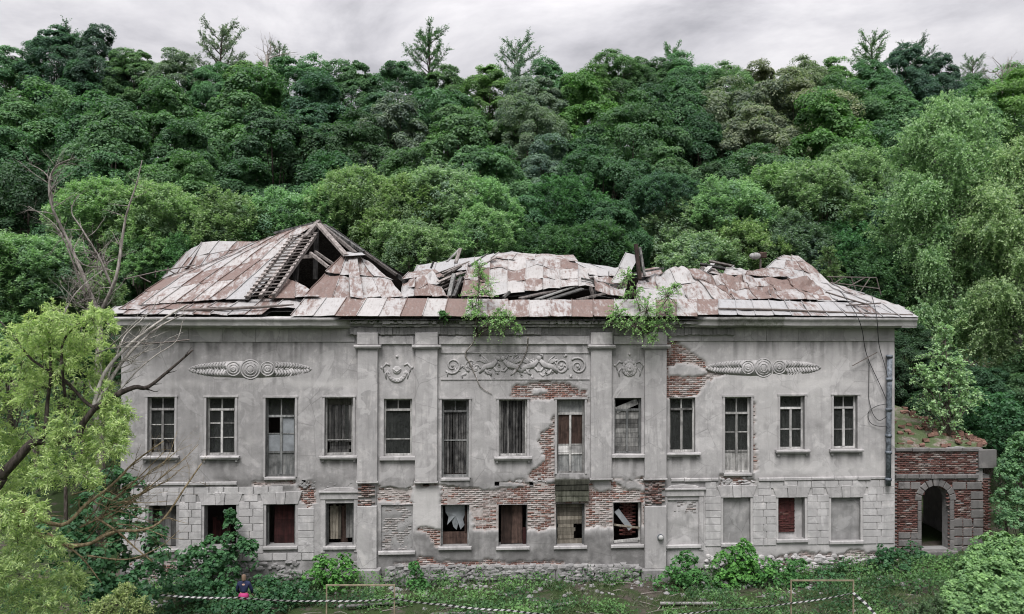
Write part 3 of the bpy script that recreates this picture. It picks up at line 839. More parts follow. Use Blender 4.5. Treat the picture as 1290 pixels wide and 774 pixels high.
# ground floor openings
def opening(name, r, fm=None, label=None, jw=.07, sill=True):
    x0, x1, z0, z1, yf = r
    s = MB()
    if sill: s.bevbox(x0 - .10, x1 + .10, yf - .09, yf + .3, z0 - .13, z0 - .002, .02)
    if fm is None:
        w = s.build(name, M['trim'], house)
    else:
        f = MB(); ya, yb = yf + .2, yf + .3
        f.box(x0 + .001, x0 + jw, ya, yb, z0 + .001, z1 - .001, .006); f.box(x1 - jw, x1 - .001, ya, yb, z0 + .001, z1 - .001, .006); f.box(x0 + jw, x1 - jw, ya, yb - .01, z1 - jw, z1 - .002, .006)
        w = f.build(name, fm, house)
        if sill: s.build('sill', M['trim'], w)
    if label: w['label'] = label
    return w
def boards(w, r, n, mat, a, b, c, d, y, vert=True, jit=.05, name='plank'):
    x0, x1, z0, z1, yf = r; W, H = x1 - x0, z1 - z0
    for k in range(n):
        if vert: bar(name, x0 + W * (a + (b - a) * k / n) + .004, x0 + W * (a + (b - a) * (k + 1) / n) - .004, yf + y + random.uniform(-.01, .01), yf + y + .03, z0 + H * c, z0 + H * d - random.uniform(0, jit), mat, w, .004)
        else: bar(name, x0 + W * a + random.uniform(0, jit), x0 + W * b - random.uniform(0, jit), yf + y + random.uniform(-.01, .01), yf + y + .03, z0 + H * (c + (d - c) * k / n) + .004, z0 + H * (c + (d - c) * (k + 1) / n) - .004, mat, w, .004)
w = opening('window', RL[0], PW); boards(w, RL[0], 3, GW, .28, .92, .02, .96, .34)
w = opening('window', RL[1], None, 'open ground floor window with dark red boards inside'); boards(w, RL[1], 4, M['redboard'], .05, .62, .0, .60, .9, jit=.2)
w = opening('window', RL[2], GF); boards(w, RL[2], 5, M['redboard'], .20, .98, .0, .97, .40, False, .02)
w = opening('window', RL[3], GF); boards(w, RL[3], 4, TW, .08, .50, .10, .96, .42, jit=.15); boards(w, RL[3], 2, GW, .66, .95, .12, .98, .45, jit=.15); boards(w, RL[3], 2, BW, .46, .72, .0, .9, .55, jit=.1)
w = opening('window', RL[5], GF); boards(w, RL[5], 2, BW, .06, .96, .0, .30, .34, False, .02); boards(w, RL[5], 2, BW, .84, .97, .28, .8, .33)
x0, x1, z0, z1, yf = RL[5]
cl = MB(); random.seed(5)
tri = [(.14, .97), (.46, .99), (.84, .97), (.86, .72), (.78, .60), (.84, .46), (.70, .36), (.63, .52), (.55, .34), (.44, .42), (.36, .60), (.22, .48), (.26, .66), (.16, .78)]
n = len(tri); cx_, cz_ = .52, .70
vs = [(x0 + (x1 - x0) * cx_, yf + .26, z0 + (z1 - z0) * cz_)] + [(x0 + (x1 - x0) * a, yf + .30 + random.uniform(-.05, .05), z0 + (z1 - z0) * b) for a, b in tri]
cl.add(vs, [(0, 1 + k, 1 + (k + 1) % n)[::-1] for k in range(n)]); vs2 = [(x, y + .012, z) for x, y, z in vs]; cl.add(vs2, [(0, 1 + k, 1 + (k + 1) % n) for k in range(n)])
cl.build('torn_sheet', M['cloth'], w)
w = opening('window', RL[6], None); boards(w, RL[6], 2, BW, .10, .86, .02, .97, .32, True, .01); boards(w, RL[6], 1, M['redboard'], .86, .99, .0, .40, .30)
w = opening('window', RL[7], GF, 'ground floor window closed with tan horizontal boards'); boards(w, RL[7], 5, TW, .05, .95, .48, .97, .27, False, .02); boards(w, RL[7], 4, TW, .05, .74, .12, .48, .27, False, .12); boards(w, RL[7], 1, TW, .05, .96, .0, .12, .3, False, .02)
w = opening('window', RL[8], PW, 'ground floor window with bricks, a fallen sash and broken boards')
x0, x1, z0, z1, yf = RL[8]; W_, H_ = x1 - x0, z1 - z0
MB().beam((x0 + .18, yf + .22, z0 + H_ * .78), (x0 + W_ * .66, yf + .18, z0 + H_ * .34), .03, .22).build('fallen_sash', M['cloth'], w)
MB().beam((x0 + .05, yf + .15, z0 + H_ * .45), (x1 - .04, yf + .19, z0 + H_ * .36), .04, .07).build('plank', TW, w)
MB().beam((x0 + .05, yf + .13, z0 + H_ * .05), (x1 - .04, yf + .17, z0 + H_ * .10), .05, .09).build('plank', PW, w)
brick_field('brick_infill', x0 + W_ * .30, x1 - .06, z0 + .25, z1 - .12, lambda x, z: (x > x0 + W_ * .3) & (x < x1 - .2), yf + .38, M['darkbrick'], w, pw=0.0, palette=(np.array([[.13, .045, .04], [.10, .035, .03]]),) * 2, seed=8)
# bricked up and rendered openings
def niche(r, mat, dep, name='blocked_window', bricks=None, sill=True):
    x0, x1, z0, z1, yf = r
    nx, nz = 14, 22
    xs = np.linspace(x0 - .01, x1 + .01, nx); zs = np.linspace(z0 - .01, z1 + .01, nz)
    X, Z = np.meshgrid(xs, zs, indexing='ij'); Y = yf + dep + (fbm(X * 4, Z * 4, int(x0 * 10) % 97, 4) - .5) * .07
    I, K = np.meshgrid(np.arange(nx - 1), np.arange(nz - 1), indexing='ij'); a = (I * nz + K).ravel()
    w = np_mesh(name, np.stack([X, Y, Z], -1).reshape(-1, 3), np.stack([a, a + nz, a + nz + 1, a + 1], -1), mat, house, smooth=True)
    if sill:
        MB().bevbox(x0 - .10, x1 + .10, yf - .10, yf + .2, z0 - .14, z0 - .003, .02).build('sill', M['trim'], w)
    if bricks: brick_field('brick_infill', x0 + .02, x1 - .05, z0 + bricks[0], z0 + bricks[1], lambda x, z: (x > x0 + .12) & (x < x1 - .14) & (fbm(x * 2.2, z * 2.2, 9) > bricks[2]), yf + dep - .052, M['brick'], w, pw=.9, J=.008, rough=.003, palette=(np.array([[.27, .235, .22]]), np.array([[.30, .292, .288], [.34, .33, .322]])), seed=int(x0 * 7) % 50 + 60)
    return w
niche(RL[4], M['niche'], .06, bricks=(.02, 1.75, .30)); niche(RL[9], M['trim'], .05, bricks=(.9, 1.7, .62)); niche(RL[10], M['niche'], .14); niche(RL[12], M['niche'], .14)
w = niche(RL[11], M['trim'], .30)
x0, x1, z0, z1, yf = RL[11]
MB().box(x0 + .02, x0 + (x1 - x0) * .70, yf + .245, yf + .29, z0 + .22, z1 - .02).build('brick_bed', M['redboard'], w)
brick_field('brick_infill', x0 + .02, x0 + (x1 - x0) * .72, z0 + .22, z1 - .02, lambda x, z: (x > x0 + .1) & (x < x0 + (x1 - x0) * .66), yf + .19, M['darkbrick'], w, pw=0.03, palette=(np.array([[.075, .026, .023], [.055, .022, .02]]), np.array([[.12, .06, .05]])), seed=12, J=.008)

# ------------------------------------------------------------------ pilasters, panels and string courses
PIL = [(450, 475.5), (523, 551), (744.5, 771), (812.5, 840)]
for k, (a, b) in enumerate(PIL):
    y0 = PROJ - .16; yw = 0.02
    x0, x1 = at(a, 520, y0).x, at(b, 520, y0).x
    zt, zb = at((a + b) / 2, 440, y0).z, at((a + b) / 2, 607 if k < 2 else 603, y0).z
    g = MB(); n = 10                                               # a shaft with a slightly uneven face
    for i in range(n):
        za, zc = zb + (zt - zb) * i / n, zb + (zt - zb) * (i + 1) / n
        g.bevbox(x0, x1, y0, yw, za + (.0005 if i else 0), zc, .012) if False else None
    g.bevbox(x0, x1, y0, yw, zb, zt, .02)
    pil = g.build('pilaster', M['trim'], house, bevel=0.0)
    cp = MB()
    zt2 = zt + .001
    cp.box(x0 - .06, x1 + .06, y0 - .05, yw, zt2, zt2 + .05); cp.bevbox(x0 - .14, x1 + .14, y0 - .12, yw, zt2 + .051, zt2 + .17, .03)
    cp.bevbox(x0 - .02, x1 + .02, y0 - .03, yw, zt2 + .171, at((a + b) / 2, 419, y0).z, .03)
    cp.v = [(x + random.uniform(-.012, .012), y + random.uniform(-.01, .01), z + random.uniform(-.01, .01)) for x, y, z in cp.v]
    cp.build('capital', M['trim'], pil)
    ft = MB(); ft.bevbox(x0 - .03, x1 + .03, y0 - .025, yw, zb - .07, zb - .001, .015); ft.build('base_moulding', M['trim'], pil)
    if k in (0, 3):                                                # the ground floor part, with bare bricks at its head
        zc, zd = at((a + b) / 2, 638, y0).z, at((a + b) / 2, 717, y0).z
        lo = MB(); lo.bevbox(x0 + .01, x1 - .01, y0 + .01, yw, zd, zc, .02); lo.build('lower_shaft', M['trim'], pil)
        ba = MB(); ba.bevbox(x0 - .14, x1 + .14, y0 - .10, yw, -.3, zd - .001, .04); ba.v = [(x + random.uniform(-.02, .02), y + random.uniform(-.02, .02), z + random.uniform(-.015, .015)) for x, y, z in ba.v]
        ba.build('plinth', M['stone'], pil)
        brick_field('pilaster_brickwork', x0 + .03, x1 - .02, zc + .01, zb - .09, lambda x, z: (x > x0 + .1) & (x < x1 - .1), y0 - .015, M['brick'], pil, pw=.25, palette=(np.array([[.12, .07, .06], [.17, .085, .07], [.09, .065, .06]]), np.array([[.3, .26, .24]])), seed=40 + k, rough=.025, drop=.06)
        MB().box(x0 + .04, x1 - .04, y0 + .09, yw, zc - .001, zb - .071).build('brick_core', M['stone'], pil)
# plain entablature strips between the capitals and over the wings
for (a, b) in ((477, 521), (553, 742), (773, 811)):
    y0 = PROJ - .07
    MB().bevbox(at(a, 430, y0).x, at(b, 430, y0).x, y0, PROJ + .05, at((a + b) / 2, 434, y0).z, at((a + b) / 2, 424, y0).z, .015).build('frieze_band', M['trim'], house)
for (a, b, q) in ((152, 447, 431), (842, 1127, 430)):
    xa, xb = at(a, 430, -.04).x, at(b, 430, -.04).x
    n = 7; e = np.linspace(xa, xb, n + 1)
    for i in range(n):
        MB().bevbox(e[i] + .003, e[i + 1] - .003, -.045 + random.uniform(-.006, .006), .03, at((a + b) / 2, q, 0).z, at((a + b) / 2, 413, 0).z, .012).build('architrave', M['trim'], house)
# string course between the floors of the wings, broken in places
for (xa, xb, py0, py1) in ((154, 318, 612, 606), (955, 1126, 605, 600), (845, 905, 606, 602)):
    a, b = at(xa, 608, 0).x, at(xb, 608, 0).x; s = MB(); x = a
    zc = at((xa + xb) / 2, (py0 + py1) / 2, 0).z
    while x < b - .2:
        w_ = random.uniform(.5, 1.3); x2 = min(b, x + w_)
        if random.random() > .10:
            s.bevbox(x + .004, x2 - .004, -.075 + random.uniform(-.02, .02), .03, zc - .07 + random.uniform(-.015, .015), zc + .05, .02)
        x = x2
    s.build('string_course', M['trim'], house)
# rough plinth under the middle part
def rubble(name, pxa, pxb, pya, pyb, y, mat, n, seed, parent=house, sc=1.0):
    random.seed(seed); s = MB()
    for _ in range(n):
        px, py = random.uniform(pxa, pxb), random.uniform(pya, pyb); p = at(px, py, y)
        a, b, c = random.uniform(.08, .24) * sc, random.uniform(.04, .09) * sc, random.uniform(.06, .13) * sc
        s.blob((p.x, p.y + .03, p.z), (a, b, c), 6, 4, .25)
    return tag(s.build(name, mat, parent), kind='stuff')
pl = MB(); y0 = PROJ - .16
xs_ = np.linspace(at(485, 720, y0).x, at(806, 720, y0).x, 40)
for a, b in zip(xs_[:-1], xs_[1:]):
    pl.bevbox(a, b - .004, y0 + random.uniform(-.04, .04), PROJ + .05, -.4, at(640, 714, y0).z + random.uniform(-.05, .05), .05)
pl.build('plinth', M['stone'], house)
rubble('plinth_stones', 488, 804, 713, 731, PROJ - .19, M['stone'], 260, 3)
rubble('plinth_stones', 890, 1126, 701, 722, -.06, M['trim'], 170, 4)
rubble('plinth_stones', 160, 450, 708, 736, -.05, M['stone'], 150, 5)
rubble('broken_plaster_edge', 845, 965, 602, 614, .0, M['trim'], 70, 6, sc=.55)
rubble('broken_plaster_edge', 478, 815, 604, 608, PROJ + .02, M['trim'], 110, 7, sc=.45)
rubble('broken_plaster_edge', 374, 448, 607, 616, .0, M['stone'], 50, 8, sc=.5)

# ------------------------------------------------------------------ reliefs
def leafscroll(s, x, z, y, sgn, n, L, h):
    for i in range(n):
        t = i / n; xx = x + sgn * L * t; hh = h * math.sqrt(max(.02, 1 - t * t))
        for k in (-1, 1):
            a = random.uniform(.3, .9)
            s.tube([(xx, y, z), (xx + sgn * .10, y - .02, z + k * hh * .6), (xx + sgn * .02, y - .01, z + k * hh)], [.05, .045, .02], 5)
            s.blob((xx + sgn * .05, y, z + k * hh * .45), (.07, .035, .05), 6, 4)
    s.tube([(x, y, z), (x + sgn * L * 1.08, y, z)], [.05, .015], 5)
def ornament(cx, cy, half, yy):
    s = MB(); c = at(cx, cy, yy); h = (at(cx + half, cy, yy).x - c.x)
    y = yy - .02
    s.disc((c.x, c.z), .38, y - .015, yy + .02, 22)
    lens = [(c.x + h * 1.02 * math.cos(q), c.z + .335 * math.sin(q)) for q in np.linspace(0, 2 * math.pi, 33)[:-1]]
    s.prism(lens, yy - .018, yy + .02)
    for R, r in ((.37, .035), (.27, .025), (.16, .03)): s.ring((c.x, y - .02, c.z), R, r, 22, 5)
    s.blob((c.x, y - .03, c.z), (.11, .07, .13), 8, 6)
    for q in (-1, 1):
        s.disc((c.x + q * .66, c.z + .02), .27, y - .005, yy + .02, 18)
        for R, r in ((.27, .03), (.17, .025), (.07, .04)): s.ring((c.x + q * .66, y - .015, c.z + .02), R, r, 18, 5)
        s.blob((c.x + q * .66, y - .01, c.z + .02), (.06, .05, .06), 6, 4)
        leafscroll(s, c.x + q * .95, c.z, y, q, 12, h - 1.0, .29)
    s.v = [(a, yy + (b - yy) * .20 + random.uniform(-.006, .006), d) for a, b, d in s.v]
    return s.build('relief_ornament', M['trim'], house, smooth=True)
random.seed(21); ornament(315.5, 465.5, 76, 0); ornament(962, 463.5, 71, 0)
def mask(cx, cy, lion):
    s = MB(); yy = PROJ; c = at(cx, cy, yy); x, z = c.x, c.z; y = yy - .02
    if not lion:
        for R, r in ((.36, .05), (.30, .05)): s.ring((x, y - .03, z - .02), R, r, 16, 6, math.pi * 1.03, math.pi * 1.97, 1.15)
        for k in range(9):
            a = math.pi * (1.05 + .9 * k / 8); s.blob((x + .34 * math.cos(a), y - .04, z - .02 + .39 * math.sin(a)), .06, 6, 4)
        s.blob((x, y - .02, z + .02), (.17, .10, .16), 10, 7); s.tube([(x - .16, y - .08, z + .08), (x, y - .12, z - .04), (x + .16, y - .08, z + .08)], .035, 5)
        s.blob((x - .07, y - .10, z + .04), .04, 6, 4); s.blob((x + .07, y - .10, z + .04), .04, 6, 4)
    else:
        for k in range(14):
            a = 2 * math.pi * k / 14; s.blob((x + .24 * math.cos(a), y - .02, z + .26 * math.sin(a)), (.09, .05, .10), 6, 4)
        s.blob((x, y - .05, z), (.20, .12, .22), 12, 8); s.blob((x, y - .15, z - .07), (.10, .07, .08), 8, 5); s.tube([(x, y - .16, z + .12), (x, y - .19, z - .03)], [.03, .045], 5)
        s.ring((x, y - .12, z - .16), .09, .02, 10, 5, math.pi, 2 * math.pi)
        s.blob((x - .08, y - .14, z + .05), .03, 6, 4); s.blob((x + .08, y - .14, z + .05), .03, 6, 4)
        s.blob((x - .17, y - .08, z + .2), .05, 6, 4); s.blob((x + .17, y - .08, z + .2), .05, 6, 4)
    for q in (-1, 1):                                             # ribbons and wings beside the head
        s.tube([(x + q * .28, y, z + .2), (x + q * .42, y - .02, z + .28), (x + q * .56, y, z + .12), (x + q * .5, y, z - .1)], [.04, .05, .04, .02], 5)
        s.tube([(x + q * .33, y, z + .02), (x + q * .46, y - .02, z - .12), (x + q * .42, y, z - .34)], [.03, .045, .02], 5)
        s.blob((x + q * .6, y, z + .12), .06, 6, 4)
    s.v = [(a, yy + (b - yy) * .40, d) for a, b, d in s.v]
    MB().blob((x, y + .01, z + .56), .055, 6, 4).build('boss', M['trim'], house, smooth=True)
    return tag(s.build('relief_mask', M['trim'], house, smooth=True), kind='stuff')
mask(500, 467, False); mask(793, 464, True)
def frieze():
    s = MB(); yy = PROJ; random.seed(33)
    a, b = at(557, 461, yy), at(741, 461, yy)
    x0, x1, z = a.x, b.x, a.z; y = yy - .015
    def spiral(cx, cz, R, turns, sgn, ph):
        pts = []; rad = []
        for i in range(26):
            t = i / 25; an = ph + sgn * turns * 2 * math.pi * t; r = R * (1 - .85 * t)
            pts.append((cx + r * math.cos(an), y - .025, cz + r * math.sin(an))); rad.append(.05 * (1 - .5 * t))
        s.tube(pts, rad, 5); s.blob((cx, y - .03, cz), .07, 6, 4)
    for cx, R, sg in ((x0 + .42, .34, 1), (x0 + 1.15, .26, -1), (x1 - .42, .36, -1), (x1 - 1.1, .28, 1)): spiral(cx, z + random.uniform(-.06, .06), R, 1.6, sg, random.uniform(0, 6))
    for cx, q in ((x0 + 1.9, 1), (x0 + 2.75, -1), (x0 + 3.55, 1), (x0 + 4.2, -1)):        # winged beasts
        s.tube([(cx - q * .42, y - .02, z - .30), (cx - q * .2, y - .05, z - .05), (cx + q * .1, y - .06, z + .02), (cx + q * .28, y - .05, z + .22)], [.04, .11, .13, .07], 7)
        s.blob((cx + q * .33, y - .06, z + .30), (.10, .07, .09), 8, 5)
        for j in range(4): s.tube([(cx, y - .05, z + .02), (cx - q * (.10 + .1 * j), y - .04, z + .22), (cx - q * (.30 + .08 * j), y - .02, z + .40 - .08 * j)], [.05, .045, .02], 5)
        s.tube([(cx + q * .12, y - .05, z - .02), (cx + q * .26, y - .05, z - .22), (cx + q * .40, y - .03, z - .20)], [.06, .045, .03], 5)
        s.tube([(cx - q * .22, y - .04, z - .1), (cx - q * .1, y - .05, z - .3), (cx + q * .02, y - .03, z - .38)], [.06, .045, .03], 5)
        spiral(cx - q * .55, z - .12, .18, 1.1, q, 0)
    for i in range(46):
        xx, zz = random.uniform(x0 + .15, x1 - .15), z + random.uniform(-.42, .42); a = random.uniform(0, 6.28); L = random.uniform(.10, .28)
        s.tube([(xx, y, zz), (xx + L * .6 * math.cos(a), y - .02, zz + L * .6 * math.sin(a)), (xx + L * math.cos(a + .8), y, zz + L * math.sin(a + .8))], [.05, .045, .02], 5)
        s.blob((xx, y, zz), (random.uniform(.05, .09), .035, random.uniform(.04, .08)), 6, 4)
    s.v = [(a, yy + (b - yy) * .30, d) for a, b, d in s.v]
    s.build('relief_frieze', M['trim'], house, smooth=True)
    fb = MB(); p = .03
    za, zb = z - .52, z + .50
    for (q0, q1, r0, r1) in ((x0 - .05, x1 + .05, za - .04, za), (x0 - .05, x1 + .05, zb, zb + .04)): fb.box(q0, q1, yy - p, yy + .03, r0, r1)
    fb.build('frieze_frame', M['trim'], house)
frieze()

# ------------------------------------------------------------------ cornice
def cornice(pxa, pxb, ragged_left, ragged_right, moss):
    yo = -.60
    zs = at((pxa + pxb) / 2, 412.5, yo).z; zt = at((pxa + pxb) / 2, 399.5, yo).z; h = zt - zs
    prof = [(.05, -.02), (-.42, -.02), (-.44, .03), (-.55, .05), (-.565, .08), (-.565, h * .62), (-.62, h * .70), (-.63, h * .95), (-.55, h), (.05, h + .03)]
    xa, xb = at(pxa, 405, yo).x, at(pxb, 405, yo).x
    n = int((xb - xa) / .12)
    xs = np.linspace(xa, xb, n); V = []; A = []
    for i, x in enumerate(xs):
        f = fbm(np.array([x * 1.2]), np.array([0.3]), 41, 4)[0] - .5
        ero = 0.0
        if ragged_right: ero = max(ero, sstep(xb - .7, xb, x))
        if ragged_left: ero = max(ero, 1 - sstep(xa, xa + .7, x))
        for (py_, pz) in prof:
            e = ero * (.35 + .4 * vnoise(np.array([x * 3.]), np.array([pz * 9.]), 4)[0])
            V.append((x, py_ * (1 - e) + random.uniform(-.006, .006) + f * .02, zs + pz + f * .03 + random.uniform(-.004, .004)))
            mo = moss(x) if moss else 0
            A.append((.35 * max(0, vnoise(np.array([x * 6.]), np.array([.5]), 44)[0] - .3), .35, mo, 0))
    k = len(prof); V = np.array(V); Q = []
    for i in range(n - 1):
        for j in range(k - 1): Q.append((i * k + j, i * k + j + 1, (i + 1) * k + j + 1, (i + 1) * k + j))
    o = np_mesh('cornice', V, np.array(Q), M['plaster'], house, {'mask': np.array(A)})
    cap = MB(); cap.v = [tuple(v) for v in V[:k]] + [tuple(v) for v in V[-k:]]
    cap.f = [tuple(range(k)), tuple(range(2 * k - 1, k - 1, -1))]; cap.m = [0, 0]; 
    return o
m905, m985 = at(905, 405, -.6).x, at(990, 405, -.6).x
cornice(134, 440, False, True, None)
cornice(868, 1156, True, False, lambda x: 1.0 if m905 < x < m985 else (.25 if x > m905 else .6))
for px in (134.3, 1155.7):                                        # closed ends of the eaves, and the returns along the side walls
    xa = at(px, 405, -.6).x; zs = at(px, 412.5, -.6).z; zt = at(px, 399.5, -.6).z
    xb = XL if px < 600 else XR
    MB().box(min(xa, xb), max(xa, xb), .055, 12.9, zs - .02, zt + .03).build('cornice_return', M['trim'], house)
    MB().box(min(xa, xb), max(xa, xb), -.54, .054, zs - .01, zt).build('cornice_end', M['trim'], house)
# the ruined middle of the cornice: loose mossy bricks in stepped courses
core_z0, core_z1 = at(640, 423, -.1).z, at(640, 397, -.3).z
MB().box(at(438, 405, -.1).x, at(870, 405, -.1).x, -.10, .4, core_z0, core_z1).build('cornice_core', M['stone'], house)
def cornice_course(py0, py1, y, pal, pale, pw, seed, drop):
    x0, x1 = at(440, 405, y).x, at(868, 405, y).x
    brick_field('ruined_cornice_bricks', x0, x1, at(640, py1, y).z, at(640, py0, y).z, lambda x, z: (x > x0 + .1) & (x < x1 - .2), y, M['brick'], house, pw=pw, palette=(np.array(pal), np.array(pale)), seed=seed, rough=.05, drop=drop, proud=0, H=.062, L=.24)
DK = [[.07, .062, .055], [.05, .058, .03], [.10, .085, .075], [.035, .045, .02]]; PL = [[.26, .25, .24], [.32, .305, .295]]
MD = [[.26, .245, .235], [.33, .31, .30], [.20, .15, .13]]
def cornice_stones(py0, py1, y, wmin, wmax, seed, drop, mat='trim'):
    random.seed(seed); x, x1 = at(441, 405, y).x, at(867, 405, y).x; z0, z1 = at(640, py1, y).z, at(640, py0, y).z
    while x < x1:
        w = random.uniform(wmin, wmax)
        if random.random() > drop:
            s = MB(); yy = y + random.uniform(-.05, .07); n = max(3, int(w / .14)); e = [x + w * k / n for k in range(n + 1)]
            for a, b in zip(e[:-1], e[1:]): s.bevbox(a - .004, b + .004, yy + random.uniform(-.03, .03), -.09, z0 + random.uniform(-.012, .02), z1 + random.uniform(-.03, .006), .012)
            s.build('cornice_stone', M[mat], house)
        x += w + .01
cornice_stones(412.5, 422, -.20, 1.2, 2.6, 71, .0, 'stone'); cornice_stones(408.8, 412.2, -.31, .8, 2.2, 72, .16); cornice_stones(404, 408.4, -.47, .8, 2.4, 73, .12)
cornice_course(398, 403, -.40, DK, MD, .15, 74, .05)
for k, (y, za, zb) in enumerate(((-.16, 423, 412), (-.30, 412, 406.5), (-.44, 406.5, 403), (-.33, 403, 398))):
    MB().box(at(442, 405, y).x, at(866, 405, y).x, y + .02, -.101, at(640, za, y).z + .004, at(640, zb, y).z - .004).build('cornice_core', M['stone'], house)
# ================================================================== ROOF of torn sheet metal
BOARD = MB()
roof = empty('roof', (0, 0, 0), house)
def bilin(c, u, v):
    bl, br, tr, tl = c
    return bl * (1 - u) * (1 - v) + br * u * (1 - v) + tr * u * v + tl * (1 - u) * v
def sheets(corners, nu, nv, seed, rust=0.5, grey=0.3, bulge=0.0, jit=0.03, gap=0.012, board=True, seam=True, skip=(), lift=0.10, rustf=None, ndiv=3, drop=0.13, cr=0.0):
    """one patch of roof: nu x nv metal sheets, each an object"""
    rnd = random.Random(seed)
    c = [Vector(p) for p in corners]
    nrm = (c[1] - c[0]).cross(c[3] - c[0]) + (c[2] - c[1]).cross(c[2] - c[3]) * 0.0
    nrm.normalize()
    if nrm.y > 0 and nrm.z < 0.2: nrm = -nrm
    if nrm.z < 0 and abs(nrm.y) < .5: nrm = -nrm
    def P(u, v):
        p = bilin(c, u, v) + Vector((0, 0, bulge)) * (4 * u * (1 - u)) * (4 * v * (1 - v) * .6 + .4 * v)
        if cr:                                                     # crumpled: folds shared by neighbouring sheets
            a = abs(float(vnoise(np.array([p.x * 1.1 + p.y * .8]), np.array([p.y * .9 - p.x * .35]), 7)[0]) - .5) * 2
            b = abs(float(vnoise(np.array([p.x * 2.6 - p.y]), np.array([p.y * 2.0 + p.x]), 8)[0]) - .5) * 2
            p = p + nrm * (cr * ((a - .5) + .45 * (b - .5)) * min(1, 5 * v + .2))
        return p
    if board:
        K = 4
        for i in range(K):
            for j in range(K):
                q = [P((i + a) / K, (j + b) / K) - nrm * drop - Vector((0, 0, .03)) for a, b in ((0, 0), (1, 0), (1, 1), (0, 1))]
                BOARD.add(q, [(0, 1, 2, 3)])
    for i in range(nu):
        sag = [rnd.uniform(-jit, jit) for _ in range(nv + 1)]
        for j in range(nv):
            if (i, j) in skip: continue
            u0, u1, v0, v1 = i / nu, (i + 1) / nu, j / nv, (j + 1) / nv
            du = rnd.uniform(-.06, .06) / nu; dv0 = rnd.uniform(-.08, .0) / nv; dv1 = rnd.uniform(.0, .06) / nv
            k = ndiv; V = []; F = []
            ph = rnd.uniform(0, 50); amp = jit * rnd.uniform(.4, 1.6); tilt = rnd.uniform(-jit, jit); bl = rnd.uniform(0, lift) if rnd.random() < .22 else rnd.uniform(0, .008)
            for a in range(k + 1):
                for b in range(k + 1):
                    s, t = a / k, b / k
                    p = P(u0 + (u1 - u0) * s + (du if s in (0, 1) else 0) * .3, max(0 if j == 0 else -9, v0 + dv0 * .4 * (j > 0)) * (1 - t) + (v1 + dv1 * (j < nv - 1)) * t)
                    w = (math.sin(ph + 5 * s + 3 * t) * .5 + rnd.uniform(-.5, .5)) * amp + tilt * (s - .5) * 2 + .012 * (1 - t) + (1 - t) ** 3 * bl * (.5 + s * .5)
                    V.append(p + nrm * w)
            n0 = len(V)
            V += [p - nrm * .014 for p in V]
            g = lambda a, b: a * (k + 1) + b
            for a in range(k):
                for b in range(k):
                    F.append((g(a, b), g(a + 1, b), g(a + 1, b + 1), g(a, b + 1))); F.append((n0 + g(a, b), n0 + g(a, b + 1), n0 + g(a + 1, b + 1), n0 + g(a + 1, b)))
            rim = [g(a, 0) for a in range(k)] + [g(k, b) for b in range(k)] + [g(a, k) for a in range(k, 0, -1)] + [g(0, b) for b in range(k, 0, -1)]
            for a, b in zip(rim, rim[1:] + rim[:1]): F.append((b, a, n0 + a, n0 + b))
            if seam:
                for a in (0,):
                    m0 = len(V)
                    for b in range(k + 1):
                        p = V[g(a, b)]; e = (V[g(a + 1, b)] - p).normalized()
                        V += [p - e * .012, p + nrm * .045 - e * .012, p + nrm * .045 + e * .012, p + e * .012]
                    for b in range(k):
                        for q in range(3):
                            x = m0 + b * 4 + q; F.append((x, x + 1, x + 5, x + 4))
            me = bpy.data.meshes.new('roof_sheet'); me.from_pydata([tuple(p) for p in V], [], F); me.materials.append(M['roof']); me.update()
            o = bpy.data.objects.new('roof_sheet', me); link(o, roof)
            r = rustf(i, j) if rustf else rust
            o.color = (min(1, max(0, r + rnd.uniform(-.34, .34))), min(1, max(0, grey + rnd.uniform(-.3, .3))), rnd.random(), 1)
A = at
FACE = {}
# eaves: long row of sheets on the front edge
sheets([A(133, 396, -.66), A(330, 397, -.66), A(345, 385, .4), A(146, 386, .4)], 9, 1, 1, .38, .55, jit=.02)
sheets([A(150, 390.5, -.15), A(372, 388, .2), A(388, 376, .9), A(170, 379, .9)], 8, 1, 2, .45, .5, jit=.03, lift=.16)
sheets([A(366, 398.5, -.66), A(640, 399, -.66), A(640, 377, .75), A(385, 375, .75)], 10, 1, 3, .5, .1, jit=.012, rustf=lambda i, j: (.10, .12, .85, .1, .35, .8, .15, .95, .5, .55)[i])
sheets([A(640, 399.5, -.66), A(905, 398.5, -.66), A(905, 377, .75), A(640, 378, .75)], 10, 1, 4, .50, .15, jit=.014)
sheets([A(905, 397, -.66), A(1157, 400, -.66), A(1132, 384, .5), A(905, 377, .5)], 11, 1, 5, .12, .8, jit=.02, lift=.05)
sheets([A(918, 391, -.30), A(1150, 396, -.30), A(1120, 382, .8), A(918, 379, .8)], 8, 1, 6, .15, .75, jit=.03, lift=.16)
# left hip
sheets([A(158, 386, .3), A(284, 377, .5), A(352, 324, 3.8), A(206, 352, 3.4)], 6, 2, 11, .55, .15, bulge=.05, jit=.014, lift=.05)
sheets([A(206, 352, 3.4), A(352, 324, 3.8), A(376, 296, 5.6), A(268, 330, 5.2)], 6, 1, 12, .52, .2, bulge=.10, jit=.014, lift=.05)
sheets([A(268, 330, 5.2), A(376, 296, 5.6), A(399, 281, 6.4), A(322, 305, 6.4)], 4, 1, 13, .6, .2, bulge=.10, jit=.014, lift=.04)
sheets([A(284, 378, .5), A(311, 377, .5), A(367, 323, 3.8), A(346, 324, 3.8)], 1, 2, 14, .02, .6)
sheets([A(346, 324, 3.8), A(367, 322, 3.8), A(383, 300, 5.4), A(366, 302, 5.4)], 1, 1, 15, .1, .5)
